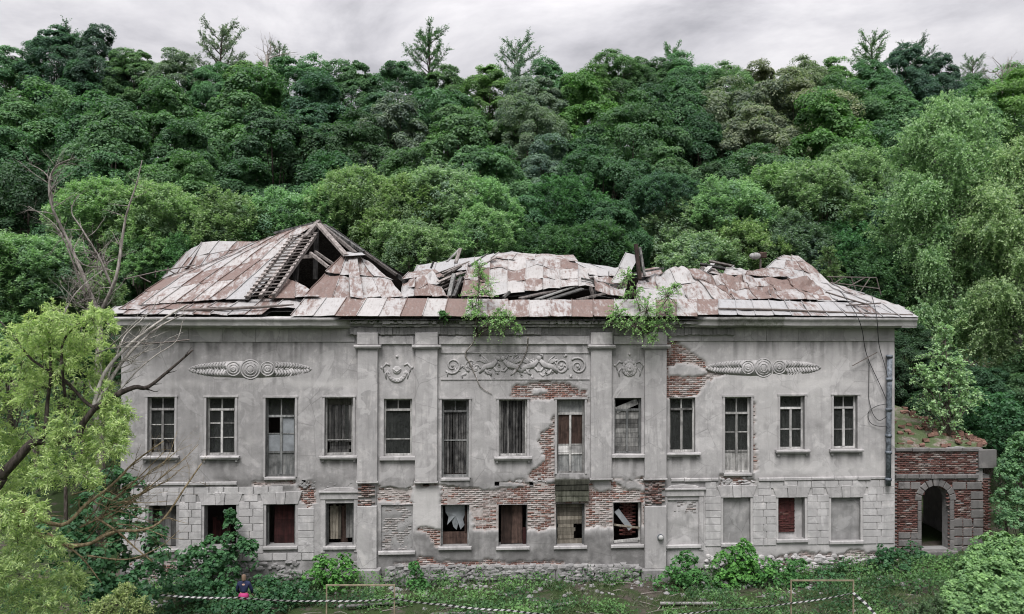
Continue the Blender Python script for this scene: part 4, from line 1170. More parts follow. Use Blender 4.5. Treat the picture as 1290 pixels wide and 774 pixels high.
# dome-like bit behind the left hip
sheets([A(222, 347, 7.0), A(306, 322, 7.0), A(322, 305, 8.2), A(254, 305, 8.2)], 3, 2, 16, .4, .35, bulge=.10, jit=.02)
sheets([A(205, 352, 8.4), A(236, 338, 7.0), A(254, 305, 8.2), A(236, 318, 9)], 1, 1, 17, .3, .5)
# laths left bare beside the hole
a0, a1, b0, b1 = A(311, 376, .55), A(344, 374, .55), A(398, 296, 5.6), A(368, 299, 5.4)
for k in range(19):
    t = k / 18; p, q = a0.lerp(b1, t), a1.lerp(b0, t)
    e = (q - p).normalized() * .08
    up = Vector((0, -.05, .07))
    MB().beam(p - e + up, q + e + up + Vector((0, 0, random.uniform(-.03, .03))), .11, .05).build('lath', M['rafter'], roof)
for p, q in ((a0, b1), (a1, b0), ((a0 + a1) / 2, (b0 + b1) / 2)):
    MB().beam(p, q, .13, .16).build('rafter', M['rafter'], roof)
# timber inside the hole
def timber(p0, p1, w=.14, h=.16, m='rafter', name='rafter'):
    return MB().beam(A(*p0), A(*p1), w, h, random.uniform(-.2, .2)).build(name, M[m], roof)
timber((399, 282, 6.0), (397, 352, 6.0), .2, .2, 'darkwood', 'post'); timber((374, 330, 5.0), (372, 356, 5.0), .2, .2, 'darkwood', 'post')
timber((378, 324, 4.6), (404, 323, 4.6), .16, .16, 'rafter', 'tie_beam'); timber((391, 319, 4.4), (414, 337, 3.6), .14, .12); timber((397, 317, 4.7), (420, 333, 3.6), .10, .10)
timber((401, 283, 5.6), (436, 322, 3.4), .22, .12); timber((404, 283, 5.9), (448, 319, 4.0), .16, .12); timber((408, 284, 6.2), (458, 318, 4.8), .14, .14, 'darkwood')
timber((416, 287, 6.6), (517, 359, 4.4), .16, .18, 'darkwood'); timber((420, 291, 6.4), (500, 347, 4.6), .12, .12); timber((430, 306, 7.5), (436, 345, 7), .14, .14, 'darkwood', 'post')
timber((396, 281, 6.5), (420, 300, 6.9), .18, .14, 'darkwood'); timber((345, 294, 6.6), (400, 280, 6.5), .12, .10, 'darkwood', 'ridge_board'); timber((372, 290, 6.4), (398, 286, 6.2), .20, .05)
timber((385, 299, 5.2), (402, 279, 6.1), .22, .16)
# right side of the left hip: fallen rusty faces
sheets([A(338, 376, .6), A(404, 376, .6), A(384, 360, 1.8), A(362, 351, 2.6)], 2, 1, 21, .6, .2, jit=.02)
sheets([A(384, 375, .7), A(452, 377, .9), A(446, 348, 2.6), A(410, 344, 2.8)], 2, 1, 22, .6, .2, cr=.15)
sheets([A(410, 344, 2.8), A(446, 348, 2.6), A(442, 322, 3.8), A(432, 321, 3.8)], 2, 1, 23, .62, .2)
sheets([A(452, 377, .9), A(508, 374, 1.0), A(492, 352, 2.6), A(446, 345, 2.7)], 2, 1, 24, .42, .35, cr=.2)
sheets([A(446, 345, 2.7), A(496, 354, 2.6), A(470, 331, 3.6), A(438, 319, 3.9)], 2, 1, 25, .5, .3, cr=.2)
sheets([A(441, 374, .62), A(458, 377, .62), A(450, 325, 3.5), A(439, 324, 3.6)], 1, 2, 26, .15, .6, seam=False)
sheets([A(432, 323, 3.3), A(460, 322, 3.3), A(456, 318, 4.2), A(434, 318, 4.2)], 1, 1, 27, .05, .6, seam=False, board=False)
# the sunken middle
sheets([A(520, 347, 7.0), A(648, 334, 7.0), A(645, 317, 8.2), A(526, 334, 8.2)], 5, 1, 31, .22, .8)
sheets([A(648, 334, 7.0), A(806, 347, 7.0), A(766, 336, 8.2), A(645, 317, 8.2)], 5, 1, 32, .12, .9)
sheets([A(616, 373, 1.2), A(728, 360, 1.6), A(728, 329, 4.2), A(618, 325, 4.2)], 5, 3, 33, .5, .15, bulge=.12, jit=.03, cr=.22)
sheets([A(618, 326, 4.2), A(728, 330, 4.2), A(722, 322, 6.2), A(628, 319, 6.2)], 4, 1, 34, .5, .25, bulge=.05)
sheets([A(500, 374, 1.1), A(566, 374, 1.1), A(545, 337, 3.6), A(512, 352, 3.6)], 3, 2, 35, .5, .3, jit=.05, cr=.3)
sheets([A(506, 352, 3.8), A(560, 348, 3.8), A(548, 339, 5.4), A(515, 343, 5.4)], 2, 1, 36, .62, .2, jit=.05)
sheets([A(580, 374, 1.0), A(622, 374, 1.0), A(617, 336, 3.6), A(590, 332, 3.6)], 2, 2, 37, .7, .2, jit=.05, cr=.25)
for k in range(13):                                                # heap of slipped laths
    p = (548 + random.uniform(0, 14), 345 + k * 2.0 + random.uniform(-2, 2), 2.6 + random.uniform(-.4, .4)); q = (584 + random.uniform(-6, 8), 330 + k * 2.1 + random.uniform(-3, 3), 3.0 + random.uniform(-.4, .6))
    MB().beam(A(*p), A(*q), random.uniform(.07, .14), .04, random.uniform(-.6, .6)).build('lath', M['rafter'], roof)
timber((566, 374, 1.8), (572, 346, 2.6), .16, .14, 'greywood'); timber((572, 374, 1.8), (581, 350, 2.4), .14, .14, 'darkwood'); timber((563, 330, 4.2), (579, 314, 4.6), .2, .04, 'greywood', 'board'); timber((574, 332, 4.0), (580, 313, 4.4), .16, .05, 'rafter', 'board')
timber((590, 336, 3.4), (614, 320, 4.2), .10, .05, 'darkwood', 'board'); timber((598, 340, 3), (625, 324, 4), .12, .04, 'rafter', 'board'); timber((543, 338, 4.4), (546, 330, 4.6), .07, .07, 'darkwood', 'post')
timber((676, 377, .9), (722, 361, 1.9), .5, .05, 'greywood', 'board'); timber((655, 376, .9), (700, 366, 1.6), .3, .05, 'rafter', 'board'); timber((634, 375, .9), (642, 368, 1.3), .1, .1, 'darkwood', 'board')
timber((690, 378, .8), (734, 364, 1.6), .25, .05, 'greywood', 'board'); timber((726, 378, .9), (762, 370, 1.2), .12, .08, 'rafter', 'board')
timber((720, 364, 2.6), (756, 361, 2.6), .14, .14, 'rafter'); timber((744, 362, 2.2), (748, 376, 2.0), .12, .12, 'rafter', 'post'); timber((732, 351, 2.6), (790, 363, 2.2), .08, .08, 'darkwood', 'board')
sheets([A(728, 362, 2.2), A(756, 360, 2.2), A(750, 338, 4.2), A(728, 336, 4.2)], 1, 1, 38, .55, .2, jit=.07)
sheets([A(752, 368, 1.6), A(786, 374, 1.4), A(792, 348, 3.0), A(742, 345, 3.4)], 2, 2, 39, .55, .3, jit=.05, cr=.35, ndiv=5)
sheets([A(742, 346, 3.4), A(792, 349, 3.0), A(796, 334, 4.0), A(738, 337, 4.4)], 2, 1, 40, .4, .4, jit=.05, cr=.35, ndiv=5)
sheets([A(770, 356, 2.4), A(786, 357, 2.2), A(806, 322, 3.2), A(789, 319, 3.4)], 1, 2, 41, .05, .5, jit=.05, board=False)
timber((801, 308, 3.2), (806, 352, 2.6), .16, .12, 'brownwood', 'post'); timber((806, 312, 3.3), (812, 348, 2.8), .10, .10, 'darkwood', 'board'); timber((796, 345, 3), (836, 338, 3.4), .10, .08, 'darkwood', 'board')
# right part: crumpled ridges
sheets([A(798, 378, .9), A(908, 379, .9), A(862, 334, 3.6), A(806, 350, 3.4)], 3, 2, 51, .45, .25, jit=.03, cr=.35, ndiv=5)
sheets([A(806, 351, 3.3), A(835, 345, 3.5), A(830, 337, 4.6), A(812, 338, 4.8)], 1, 1, 52, .6, .2, jit=.05)
sheets([A(900, 378, .8), A(945, 377, 1.0), A(906, 345, 3.0), A(863, 333, 3.7)], 2, 2, 53, .5, .25, jit=.03, cr=.32, ndiv=5)
sheets([A(925, 377, .9), A(985, 377, 1.0), A(962, 348, 2.9), A(908, 345, 3.0)], 2, 2, 54, .5, .25, jit=.03, cr=.35, ndiv=5)
sheets([A(985, 377, 1.0), A(1048, 378, 1.0), A(1022, 352, 2.9), A(962, 348, 2.9)], 2, 2, 55, .5, .3, jit=.03, cr=.35, ndiv=5)
sheets([A(908, 346, 3.1), A(1000, 349, 3.0), A(985, 340, 4.6), A(924, 338, 4.6)], 3, 1, 56, .45, .4, jit=.04, cr=.35, ndiv=5)
sheets([A(952, 349, 4.6), A(1052, 361, 4.6), A(1017, 330, 6.4), A(978, 326, 6.4)], 3, 2, 57, .3, .4, bulge=.08, cr=.15, jit=.02)
sheets([A(978, 327, 6.4), A(1017, 331, 6.4), A(1006, 322, 7.2), A(988, 322, 7.2)], 2, 1, 58, .3, .4)
sheets([A(1030, 379, .9), A(1128, 385, .9), A(1058, 360, 4.2), A(1012, 350, 4.0)], 4, 2, 59, .3, .5, jit=.02, cr=.14)
sheets([A(1128, 385, .9), A(1150, 394, .5), A(1075, 366, 6.4), A(1052, 360, 4.4)], 2, 2, 60, .2, .6, jit=.03)
sheets([A(880, 340, 4.8), A(912, 349, 3.6), A(906, 342, 4.8), A(890, 333, 5.6)], 1, 1, 61, .4, .4, jit=.09)
for p, q, w, m in (((882, 333, 4.8), (930, 342, 4.2), .22, 'darkwood'), ((893, 329, 5.2), (925, 336, 4.8), .14, 'rafter'), ((886, 345, 4), (898, 333, 4.8), .2, 'whitewood'), ((905, 336, 4.6), (942, 347, 4.2), .10, 'darkwood'), ((886, 337, 4.4), (884, 347, 4.2), .1, 'rafter')):
    MB().beam(A(*p), A(*q), w, .08, random.uniform(-.5, .5)).build('board', M[m], roof)
# loose strips of metal lying along the eaves
s = MB(); s.tube([A(226, 391, -.3), A(280, 389.5, -.3), A(330, 387, -.25), A(370, 384, 0)], [.05, .07, .06, .03], 6); s.build('loose_metal_strip', M['iron'], roof)
s = MB(); s.tube([A(905, 389, -.35), A(980, 390.5, -.35), A(1060, 394, -.4), A(1150, 397, -.5)], [.04, .05, .05, .03], 6); s.build('loose_metal_strip', M['iron'], roof)
s = MB(); s.tube([A(1040, 368, .6), A(1072, 378, .2), A(1094, 384, .1)], .035, 6); s.tube([A(1066, 385, .1), A(1110, 382, .2)], .03, 6); s.build('loose_metal_strip', M['iron'], roof)
# rear slope and the boarding under the metal
def back(p):
    for a, b, c, d in p: BOARD.add([A(*a), A(*b), A(*c), A(*d)], [(0, 1, 2, 3)])
back([((136, 398, 13.4), (405, 398, 13.4), (400, 284, 6.6), (250, 345, 8.0)), ((405, 398, 13.4), (520, 398, 13.4), (520, 352, 7.4), (400, 284, 6.6)),
      ((520, 398, 13.4), (830, 398, 13.4), (806, 350, 7.6), (520, 352, 7.6)), ((830, 398, 13.4), (1150, 398, 13.4), (1055, 366, 6.6), (860, 352, 6.6))])
bo = BOARD.build('roof_boarding', M['darkwood'], roof)

# ================================================================== THINGS ON AND AGAINST THE HOUSE
dp = empty('downpipe', (at(1119, 612, -.3).x, -.3, at(1119, 612, -.3).z))
tag(dp, 'blue grey zinc downpipe fixed to the right end of the facade', 'downpipe')
def loc(o, par):                                                   # keep world place when parented to a moved empty
    o.parent = par; o.matrix_parent_inverse = Matrix.Translation(par.location).inverted(); return o
s = MB(); s.tube([at(1121, 448, -.18), at(1120, 500, -.18), at(1119.5, 550, -.18), at(1119, 612, -.18)], .105, 10); loc(s.build('pipe', M['zinc'], None, True), dp)
for py in (449, 478, 516, 549, 570, 604):
    s = MB(); p = at(1120.3 - (py - 449) * .008, py, -.18); s.tube([(p.x, p.y, p.z - .06), (p.x, p.y, p.z + .06)], .132, 10); s.box(p.x - .03, p.x + .03, p.y + .1, .02, p.z - .02, p.z + .02); loc(s.build('pipe_clamp', M['zinc'], None, True), dp)
dp.location.z = at(1119, 612, -.18).z
for ch in dp.children: ch.matrix_parent_inverse = Matrix.Translation(dp.location).inverted()

def cable(name, pts, r, mat, label, cat, y=None):
    s = MB(); P = [at(*p) for p in pts]
    Q = []
    for i in range(len(P) - 1):                                    # smooth through the points
        p0, p1, p2, p3 = P[max(i - 1, 0)], P[i], P[i + 1], P[min(i + 2, len(P) - 1)]
        for k in range(6):
            t = k / 6
            Q.append(.5 * ((2 * p1) + (p2 - p0) * t + (2 * p0 - 5 * p1 + 4 * p2 - p3) * t * t + (3 * p1 - p0 - 3 * p2 + p3) * t ** 3))
    Q.append(P[-1]); s.tube(Q, r, 5)
    o = s.build(name, mat, None, True); tag(o, label, cat); return o
cable('cable', [(1058, 366, .8), (1078, 395, -.75), (1086, 416, -.7), (1090, 440, -.2), (1096, 458, -.08), (1110, 488, -.1), (1117, 506, -.12), (1118, 520, -.2)], .016, M['wire'], 'black cable sagging from the right eave to the downpipe, inner one of two', 'cable')
cable('cable', [(1098, 372, .6), (1104, 396, -.75), (1106, 420, -.6), (1108, 438, -.15), (1115, 462, -.12), (1118, 475, -.2)], .016, M['wire'], 'black cable hanging from the right eave close to the wall corner', 'cable')
cable('cable', [(1095, 455, -.08), (1094.5, 490, -.06), (1095, 505, -.08), (1100, 522, -.1), (1108, 530, -.1), (1118, 524, -.2)], .014, M['wire'], 'thin black cable looping down the wall beside the downpipe', 'cable')
cable('cable', [(1118, 509, -.2), (1104, 512, -.1), (1094, 520, -.06), (1096, 532, -.08), (1106, 537, -.1), (1118, 537, -.2)], .014, M['wire'], 'coiled end of black cable on the wall left of the downpipe', 'cable')
rod = MB(); rod.beam(at(1074, 461, -.15), at(1105, 444, -.15), .03, .03); rod.beam(at(1094, 452, 0), at(1094, 452, -.17), .03, .03)
tag(rod.build('wall_bracket', M['iron']), 'slanting iron bracket holding the cables near the right corner', 'bracket')
rod = MB(); rod.tube([at(150, 431, -.10), at(185, 433, -.35), at(215, 431, -.4), at(239, 428, -.4)], .03, 5); rod.tube([at(224, 431, -.4), at(221, 424, -.4)], .02, 5)
tag(rod.build('iron_rod', M['iron']), 'bent iron rod sticking out below the left eave', 'rod')
lamp = empty('wall_lamp', at(832, 677, PROJ - .16)); tag(lamp, 'small round whitish wall lamp on the lower right pilaster', 'lamp')
c = lamp.location
s = MB(); s.tube([c + Vector((0, .02, 0)), c + Vector((0, -.06, 0))], .13, 12); loc(s.build('base', M['zinc']), lamp)
s = MB(); s.blob(c + Vector((0, -.09, 0)), (.11, .09, .11), 12, 8); loc(s.build('lamp_globe', M['tapewhite'], None, True), lamp)
# floodlight on the roof
fl = empty('floodlight', at(953, 345, 4.8)); tag(fl, 'round floodlight on a short post on the right part of the roof', 'floodlight')
s = MB(); s.tube([at(958, 348, 4.8), at(958, 326, 4.8)], .05, 6); loc(s.build('post', M['iron']), fl)
s = MB(); p = at(950, 323, 4.8); s.tube([p + Vector((0, -.20, 0)), p + Vector((0, -.05, 0)), p + Vector((.03, .2, 0))], [.26, .26, .12], 14); s.v = [(x, y, p.z + (z - p.z) * .62) for x, y, z in s.v]; loc(s.build('lamp_housing', M['whitewood'], None, True), fl)
s = MB(); p = at(961, 322, 4.8); s.bevbox(p.x - .17, p.x + .17, p.y - .1, p.y + .2, p.z - .12, p.z + .16, .04); loc(s.build('ballast_box', M['brownwood']), fl)
# snow guards: thin iron railings at both ends of the roof
def railing(name, segs, r, label):
    s = MB()
    for a, b in segs: s.tube([at(*a), at(*b)], r, 5)
    tag(s.build(name, M['iron']), label, 'railing')
railing('roof_railing', [((156, 352, 5.5), (200, 342, 6)), ((200, 342, 6), (246, 334, 7)), ((168, 360, 5), (168, 349, 5)), ((196, 350, 6), (196, 340, 6)), ((210, 346, 6.5), (212, 337, 6.5)), ((176, 349, 5.5), (190, 356, 5.5)), ((212, 340, 6.5), (222, 346, 6.5))], .03, 'bent iron railing at the left end of the roof')
railing('roof_railing', [((1042, 349, 7), (1104, 350, 7)), ((1046, 356, 7), (1108, 364, 7)), ((1046, 349, 7), (1052, 362, 7)), ((1072, 349, 7), (1078, 366, 7)), ((1096, 350, 7), (1084, 368, 7)), ((1104, 350, 7), (1110, 372, 7)), ((1062, 350, 7), (1050, 358, 7)), ((1090, 350, 7), (1068, 362, 7))], .03, 'twisted iron railing at the right end of the roof')

# ================================================================== BRICK ANNEX
AY = 1.6
annex = empty('brick_annex', (at(1185, 690, AY).x, AY, 0)); tag(annex, 'low red brick annex with a round arched doorway at the right of the house', 'annex')
def apt(px, py, y=AY): return at(px, py, y)
ax0, ax1 = apt(1124, 640).x, apt(1238, 640).x
az_top, az_led, az_bot = apt(1185, 565).z, apt(1185, 600).z, -.1
dx0, dx1 = apt(1160, 650).x, apt(1195.5, 650).x
dzb = apt(1178, 692).z; dr = (dx1 - dx0) / 2; dzc = apt(1178, 612).z - dr; dxc = (dx0 + dx1) / 2
def in_door(x, z): return ((np.abs(x - dxc) < dr) & (z < dzc) & (z > dzb - .02)) | ((x - dxc) ** 2 + (z - dzc) ** 2 < dr ** 2)
# front core with arch: strips around the doorway
core = MB(); n = 14
for (q0, q1) in ((ax0, dx0), (dx1, ax1)): core.box(q0, q1, AY, AY + .5, az_bot, az_top)
core.box(dx0 + .002, dx1 - .002, AY, AY + .5, az_bot, dzb)
for i in range(n):
    a, b = math.pi * i / n, math.pi * (i + 1) / n
    p = [(dxc + dr * math.cos(a), dzc + dr * math.sin(a)), (dxc + dr * math.cos(b), dzc + dr * math.sin(b))]
    core.add([(p[0][0], AY, p[0][1]), (p[0][0], AY, az_top), (p[1][0], AY, az_top), (p[1][0], AY, p[1][1]), (p[0][0], AY + .5, p[0][1]), (p[1][0], AY + .5, p[1][1])], [(0, 1, 2, 3), (0, 3, 5, 4)])
loc(core.build('wall_core', M['stone']), annex)
RB = (np.array([[.130, .060, .052], [.160, .078, .066], [.095, .050, .044], [.150, .088, .076]]), np.array([[.24, .19, .17], [.27, .235, .22]]))
def zone(poly):
    P = [(apt(a, b).x, apt(a, b).z) for a, b in poly]
    return lambda x, z: (sdpoly(x, z, P) < -.05) & ~in_door(x, z)
def abrick(poly, seed, pw=.14, proud=-.035, y=AY):
    f = zone(poly); xs_ = [apt(*p).x for p in poly]; zs_ = [apt(*p).z for p in poly]
    o = brick_field('brickwork', min(xs_), max(xs_), min(zs_), max(zs_), lambda x, z: f(x, z), y, M['darkbrick'], None, pw=lambda x, z: np.clip(pw + (fbm(x * 1.5, z * 1.5, 5, 3) - .45) * .7, 0, 1), palette=RB, seed=seed, proud=proud, rough=.014)
    loc(o, annex); return o
abrick([(1126, 568), (1232, 566), (1232, 598), (1126, 600)], 91); abrick([(1126, 604), (1162, 604), (1162, 697), (1126, 697)], 92, .10); abrick([(1195, 604), (1239, 604), (1239, 700), (1195, 700)], 93, .2); abrick([(1150, 602), (1205, 602), (1205, 640), (1150, 640)], 94)
abrick([(1236, 602), (1249, 602), (1249, 682), (1236, 682)], 95, .25, -.03, AY + .12)
co = MB(); co.box(ax1 + .003, apt(1249, 640).x, AY + .13, AY + 4.5, az_bot, az_led); loc(co.build('wall_core', M['stone']), annex)
M['annexstone'] = mat_plaster('dark_grey_stone', (0.165, 0.158, 0.155), False, 1.2)
def ablock(px0, px1, py0, py1, pr=.07, y=AY, name='stone_block', m='annexstone'):
    a, b = apt(px0, py1, y), apt(px1, py0, y)
    s = MB(); s.bevbox(a.x + .01, b.x - .01, y - pr + random.uniform(-.012, .012), y + .05, a.z + .01, b.z - .01, .022)
    s.v = [(x + random.uniform(-.012, .012), yy, z + random.uniform(-.012, .012)) for x, yy, z in s.v]
    return loc(s.build(name, M[m]), annex)
ablock(1231, 1254, 566, 590, .12)
for q in range(7): ablock(1126 + 15 * q, 1126 + 15 * (q + 1), 597, 603, .14, name='ledge_stone')
for q in range(5): ablock(1127 + 21 * q, 1127 + 21 * (q + 1), 564, 569, .10, name='coping_stone')
for k, (p, q) in enumerate(((607, 616.5), (670, 679), (679.5, 688.5), (689, 698))):   # left quoins
    ablock(1131, 1146, p, q); ablock(1146.5, 1159, p, q)
for k in range(8):                                                                   # right quoins
    p = 607 + k * 11.5
    if k in (0,): ablock(1199, 1216, p, p + 10); ablock(1217, 1236, p, p + 10)
    elif k < 4: ablock(1222, 1238, p, p + 11)
    else: ablock(1197, 1212, p, p + 11); ablock(1212.5, 1224, p, p + 11); ablock(1225, 1238, p, p + 11)
for k in range(9):                                                                   # voussoirs of the arch
    a, b = math.pi * k / 9 + .02, math.pi * (k + 1) / 9 - .02
    r0, r1 = dr + .01, dr + (.42 if k == 4 else .30)
    pts = [(dxc + r0 * math.cos(a), dzc + r0 * math.sin(a)), (dxc + r1 * math.cos(a), dzc + r1 * math.sin(a)), (dxc + r1 * math.cos(b), dzc + r1 * math.sin(b)), (dxc + r0 * math.cos(b), dzc + r0 * math.sin(b))]
    s = MB(); s.prism(pts, AY - .08 - .03 * (k == 4), AY + .04); loc(s.build('voussoir', M['annexstone'], None, bevel=.015), annex)
for k in range(5):                                                                   # jamb stones
    za, zb = dzb + (dzc - dzb) * k / 5, dzb + (dzc - dzb) * (k + 1) / 5
    for (xa, xb) in ((dx0 - .17, dx0 - .005), (dx1 + .005, dx1 + .20)):
        s = MB(); s.bevbox(xa, xb, AY - .085, AY + .2, za + .008, zb - .008, .02); loc(s.build('jamb_stone', M['annexstone']), annex)
s = MB(); s.bevbox(dx0 - .1, dx1 + .2, AY - .35, AY + .3, -.2, dzb - .003, .03); loc(s.build('door_step', M['annexstone']), annex)
# side and back walls, inside and the overgrown sloping roof
yb = AY + 6.0
s = MB(); s.box(ax0, ax1 + .5, yb, yb + .4, az_bot, az_led - 1.25); s.box(ax0, dx0 + .25, yb, yb + .4, az_led - 1.249, az_led); s.box(dx0 + .75, ax1 + .5, yb, yb + .4, az_led - 1.249, az_led); s.box(ax0, ax0 + .3, AY + .51, yb - .01, az_bot, az_led + .4); loc(s.build('rear_wall', M['stone']), annex)
s = MB(); s.beam((dx0 - .5, AY + 3.2, az_led - .6), (dx1 + .6, AY + 3.4, az_led - 1.2), .16, .2); loc(s.build('fallen_beam', M['greywood']), annex)
g = 20; V = []; u = np.linspace(0, 1, g)
bl, br_, tr, tl = apt(1125, 566, AY + .15), apt(1242, 563, AY + .15), apt(1243, 560, AY + 1.2), apt(1122, 508, AY + 4.6)
for a in u:
    for b in u:
        p = bilin([Vector(bl), Vector(br_), Vector(tr), Vector(tl)], a, b); h = (fbm(np.array([p.x * 1.6]), np.array([p.y * 1.6]), 61, 4)[0] - .5) * .35 * (1 if 0 < b < 1 else .3)
        V.append((p.x, p.y, p.z + h))
I, K = np.meshgrid(np.arange(g - 1), np.arange(g - 1), indexing='ij'); a = (I * g + K).ravel()
t = NT('mossy_rubble_roof'); P = t.pos(); nn = t.noise(P, 1.2, 7, .65); mm = t.noise(P, 9, 6, .75)
cc = t.mix(t.ramp(mm, [(.35, 0), (.65, 1)]), (.11, .07, .055), (.25, .23, .21)); cc = t.mix(t.ramp(nn, [(.40, 0), (.52, .9)]), cc, (.065, .095, .040))
MROOF2 = t.finish(cc, .95, t.bump(mm, .8, .06), spec=.1)
loc(np_mesh('roof', np.array(V), np.stack([a, a + g, a + g + 1, a + 1], -1), MROOF2, None), annex)
s = MB(); s.add([tuple(tl), tuple(tr), (tr.x, yb + .5, az_led), (tl.x, yb + .5, az_led)], [(0, 1, 2, 3)]); loc(s.build('rear_slope', MROOF2), annex)
rb = MB(); random.seed(9)
for k in range(150):
    a, b = random.random(), random.random() ** .8; p = bilin([Vector(bl), Vector(br_), Vector(tr), Vector(tl)], a, b)
    if random.random() < .45 or b > .8: rb.box(p.x - .12, p.x + .12, p.y - .06, p.y + .06, p.z, p.z + .12, .05)
rb.build('fallen_bricks', M['brick'] if False else mat_simple('broken_brick', (.20, .115, .09), .95, scale=3.0)); o = bpy.data.objects['fallen_bricks']; loc(o, annex); o['kind'] = 'stuff'
# ================================================================== TERRAIN
def ground_h(x, y):
    x = np.asarray(x, float); y = np.asarray(y, float)
    t = np.clip((y - 15) / 52, 0, 1)
    hill = 27 * (t * t * (3 - 2 * t) * .35 + t * .65) + np.clip(y - 67, 0, 400) * .03
    hill = hill + (fbm(x * .05, y * .05, 81, 3) - .5) * 3.0 * np.clip((y - 16) / 20, 0, 1)
    right = .35 * sstep(10, 16, x) * sstep(-6, 0, y)
    near = (fbm(x * .8, y * .8, 82, 4) - .5) * .30
    return hill + right + near - .04 * np.clip(-y - 3, 0, 12)
def axis(*segs):
    o = []
    for a, b, s in segs: o += list(np.arange(a, b, s))
    return np.array(o + [segs[-1][1]])
gx = axis((-400, -60, 20), (-60, -24, 3), (-24, 24, .3), (24, 60, 3), (60, 400, 20)); gy = axis((-300, -40, 20), (-40, -8, 1.5), (-8, 1, .2), (1, 16, 1.5), (16, 80, 3), (80, 500, 20))
X, Y = np.meshgrid(gx, gy, indexing='ij'); Z = ground_h(X, Y)
inside = (X > XL) & (X < XR) & (Y > .2) & (Y < 13); Z = np.where(inside, Z - .4, Z)
ny = len(gy); I, K = np.meshgrid(np.arange(len(gx) - 1), np.arange(ny - 1), indexing='ij'); a = (I * ny + K).ravel()
gr = np_mesh('ground', np.stack([X, Y, Z], -1).reshape(-1, 3), np.stack([a, a + ny, a + ny + 1, a + 1], -1), M['ground'], None, smooth=True); gr['kind'] = 'structure'

# ================================================================== LEAVES
def unit(v): return v / (np.linalg.norm(v, axis=-1, keepdims=True) + 1e-9)
def leaf_mesh(name, P, N, size, aspect, tint, rng, mat, parent=None, T=None, color=None, fold=.12):
    n = len(P); N = unit(N)
    if T is None: T = rng.normal(size=(n, 3))
    T = unit(T - N * (T * N).sum(-1, keepdims=True)); B = np.cross(N, T)
    L = (size * .5)[:, None]; Wd = L * aspect
    V = np.stack([P - T * L, P + B * Wd + N * L * fold, P + T * L, P - B * Wd + N * L * fold], 1).reshape(-1, 3)
    Q = np.arange(n * 4).reshape(n, 4)
    o = np_mesh(name, V, Q, mat, parent, {'tint': np.repeat(tint, 4)})
    if color is not None: o.color = (*color, 1)
    return o
def rand_unit(rng, n): return unit(rng.normal(size=(n, 3)))

def crown_lobed(rng, R, H, n_lobe, n_sub, n_leaf, lobe=.36, flat=.8, zmin=-.6, hollow=.6, taper=0.0):
    k = np.arange(n_lobe) + .5
    z = zmin + (1 - zmin) * k / n_lobe; ph = k * 2.399963 + rng.random() * 6 + rng.uniform(-.5, .5, n_lobe)
    r = np.sqrt(np.clip(1 - z * z, .02, 1)); d = np.stack([r * np.cos(ph), r * np.sin(ph), z], -1)
    f = rng.uniform(hollow, .88, n_lobe)[:, None]
    lp = d * f * np.array([R, R, H]) * np.where(d[:, 2:3] > 0, 1 - taper * d[:, 2:3] * np.array([[1, 1, 0]]), 1)
    rl = lobe * R * rng.uniform(.65, 1.25, n_lobe)
    o = unit(d + np.array([0, 0, .45]))
    m = n_lobe * n_sub; li = np.repeat(np.arange(n_lobe), n_sub)
    sd = unit(o[li] * .85 + rand_unit(rng, m)); sp = lp[li] + sd * (rl[li] * .8)[:, None] * np.array([1, 1, flat]); rs = rl[li] * rng.uniform(.36, .6, m)
    q = m * n_leaf; si = np.repeat(np.arange(m), n_leaf)
    ld = unit(sd[si] * .75 + np.array([0, 0, .35]) + rand_unit(rng, q) * 1.0)
    P = sp[si] + ld * (rs[si] * rng.uniform(.7, 1.12, q))[:, None] * np.array([1, 1, .85])
    N = ld * .8 + np.array([0, 0, .45]) + rand_unit(rng, q) * .5
    subt = rng.uniform(-.14, .14, m) + rng.uniform(-.10, .10, n_lobe)[li]
    tint = np.clip(.34 + .16 * ld[:, 2] + subt[si] + rng.normal(0, .15, q), 0, 1)  # upward leaves paler: light on the clump tops is put into the tint
    return P, N, tint, lp
def sprays(rng, S, D, L, npl, droop, leaf, spread=.8, upn=.6):
    """leafy twigs: starts S, directions D, lengths L"""
    m = len(S); i = np.repeat(np.arange(m), npl); t = np.tile(np.linspace(.12, 1, npl), m) + rng.uniform(-.03, .03, m * npl)
    g = np.array([0, 0, -1.0])
    P = S[i] + D[i] * (L[i] * t)[:, None] + g * (droop * L[i] * t * t)[:, None]
    tan = unit(D[i] + g * (2 * droop * t)[:, None])
    side = unit(np.cross(tan, rand_unit(rng, len(P)))); ld = unit(tan * rng.uniform(.2, .9, len(P))[:, None] + side * spread)
    sz = leaf * rng.uniform(.6, 1.2, len(P)) * (1.1 - .35 * t)
    P = P + ld * (sz * .5)[:, None]
    N = rand_unit(rng, len(P)) * .6 + np.array([0, 0, upn])
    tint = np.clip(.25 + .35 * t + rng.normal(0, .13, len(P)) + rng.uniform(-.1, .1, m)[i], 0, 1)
    return P, N, tint, ld, sz

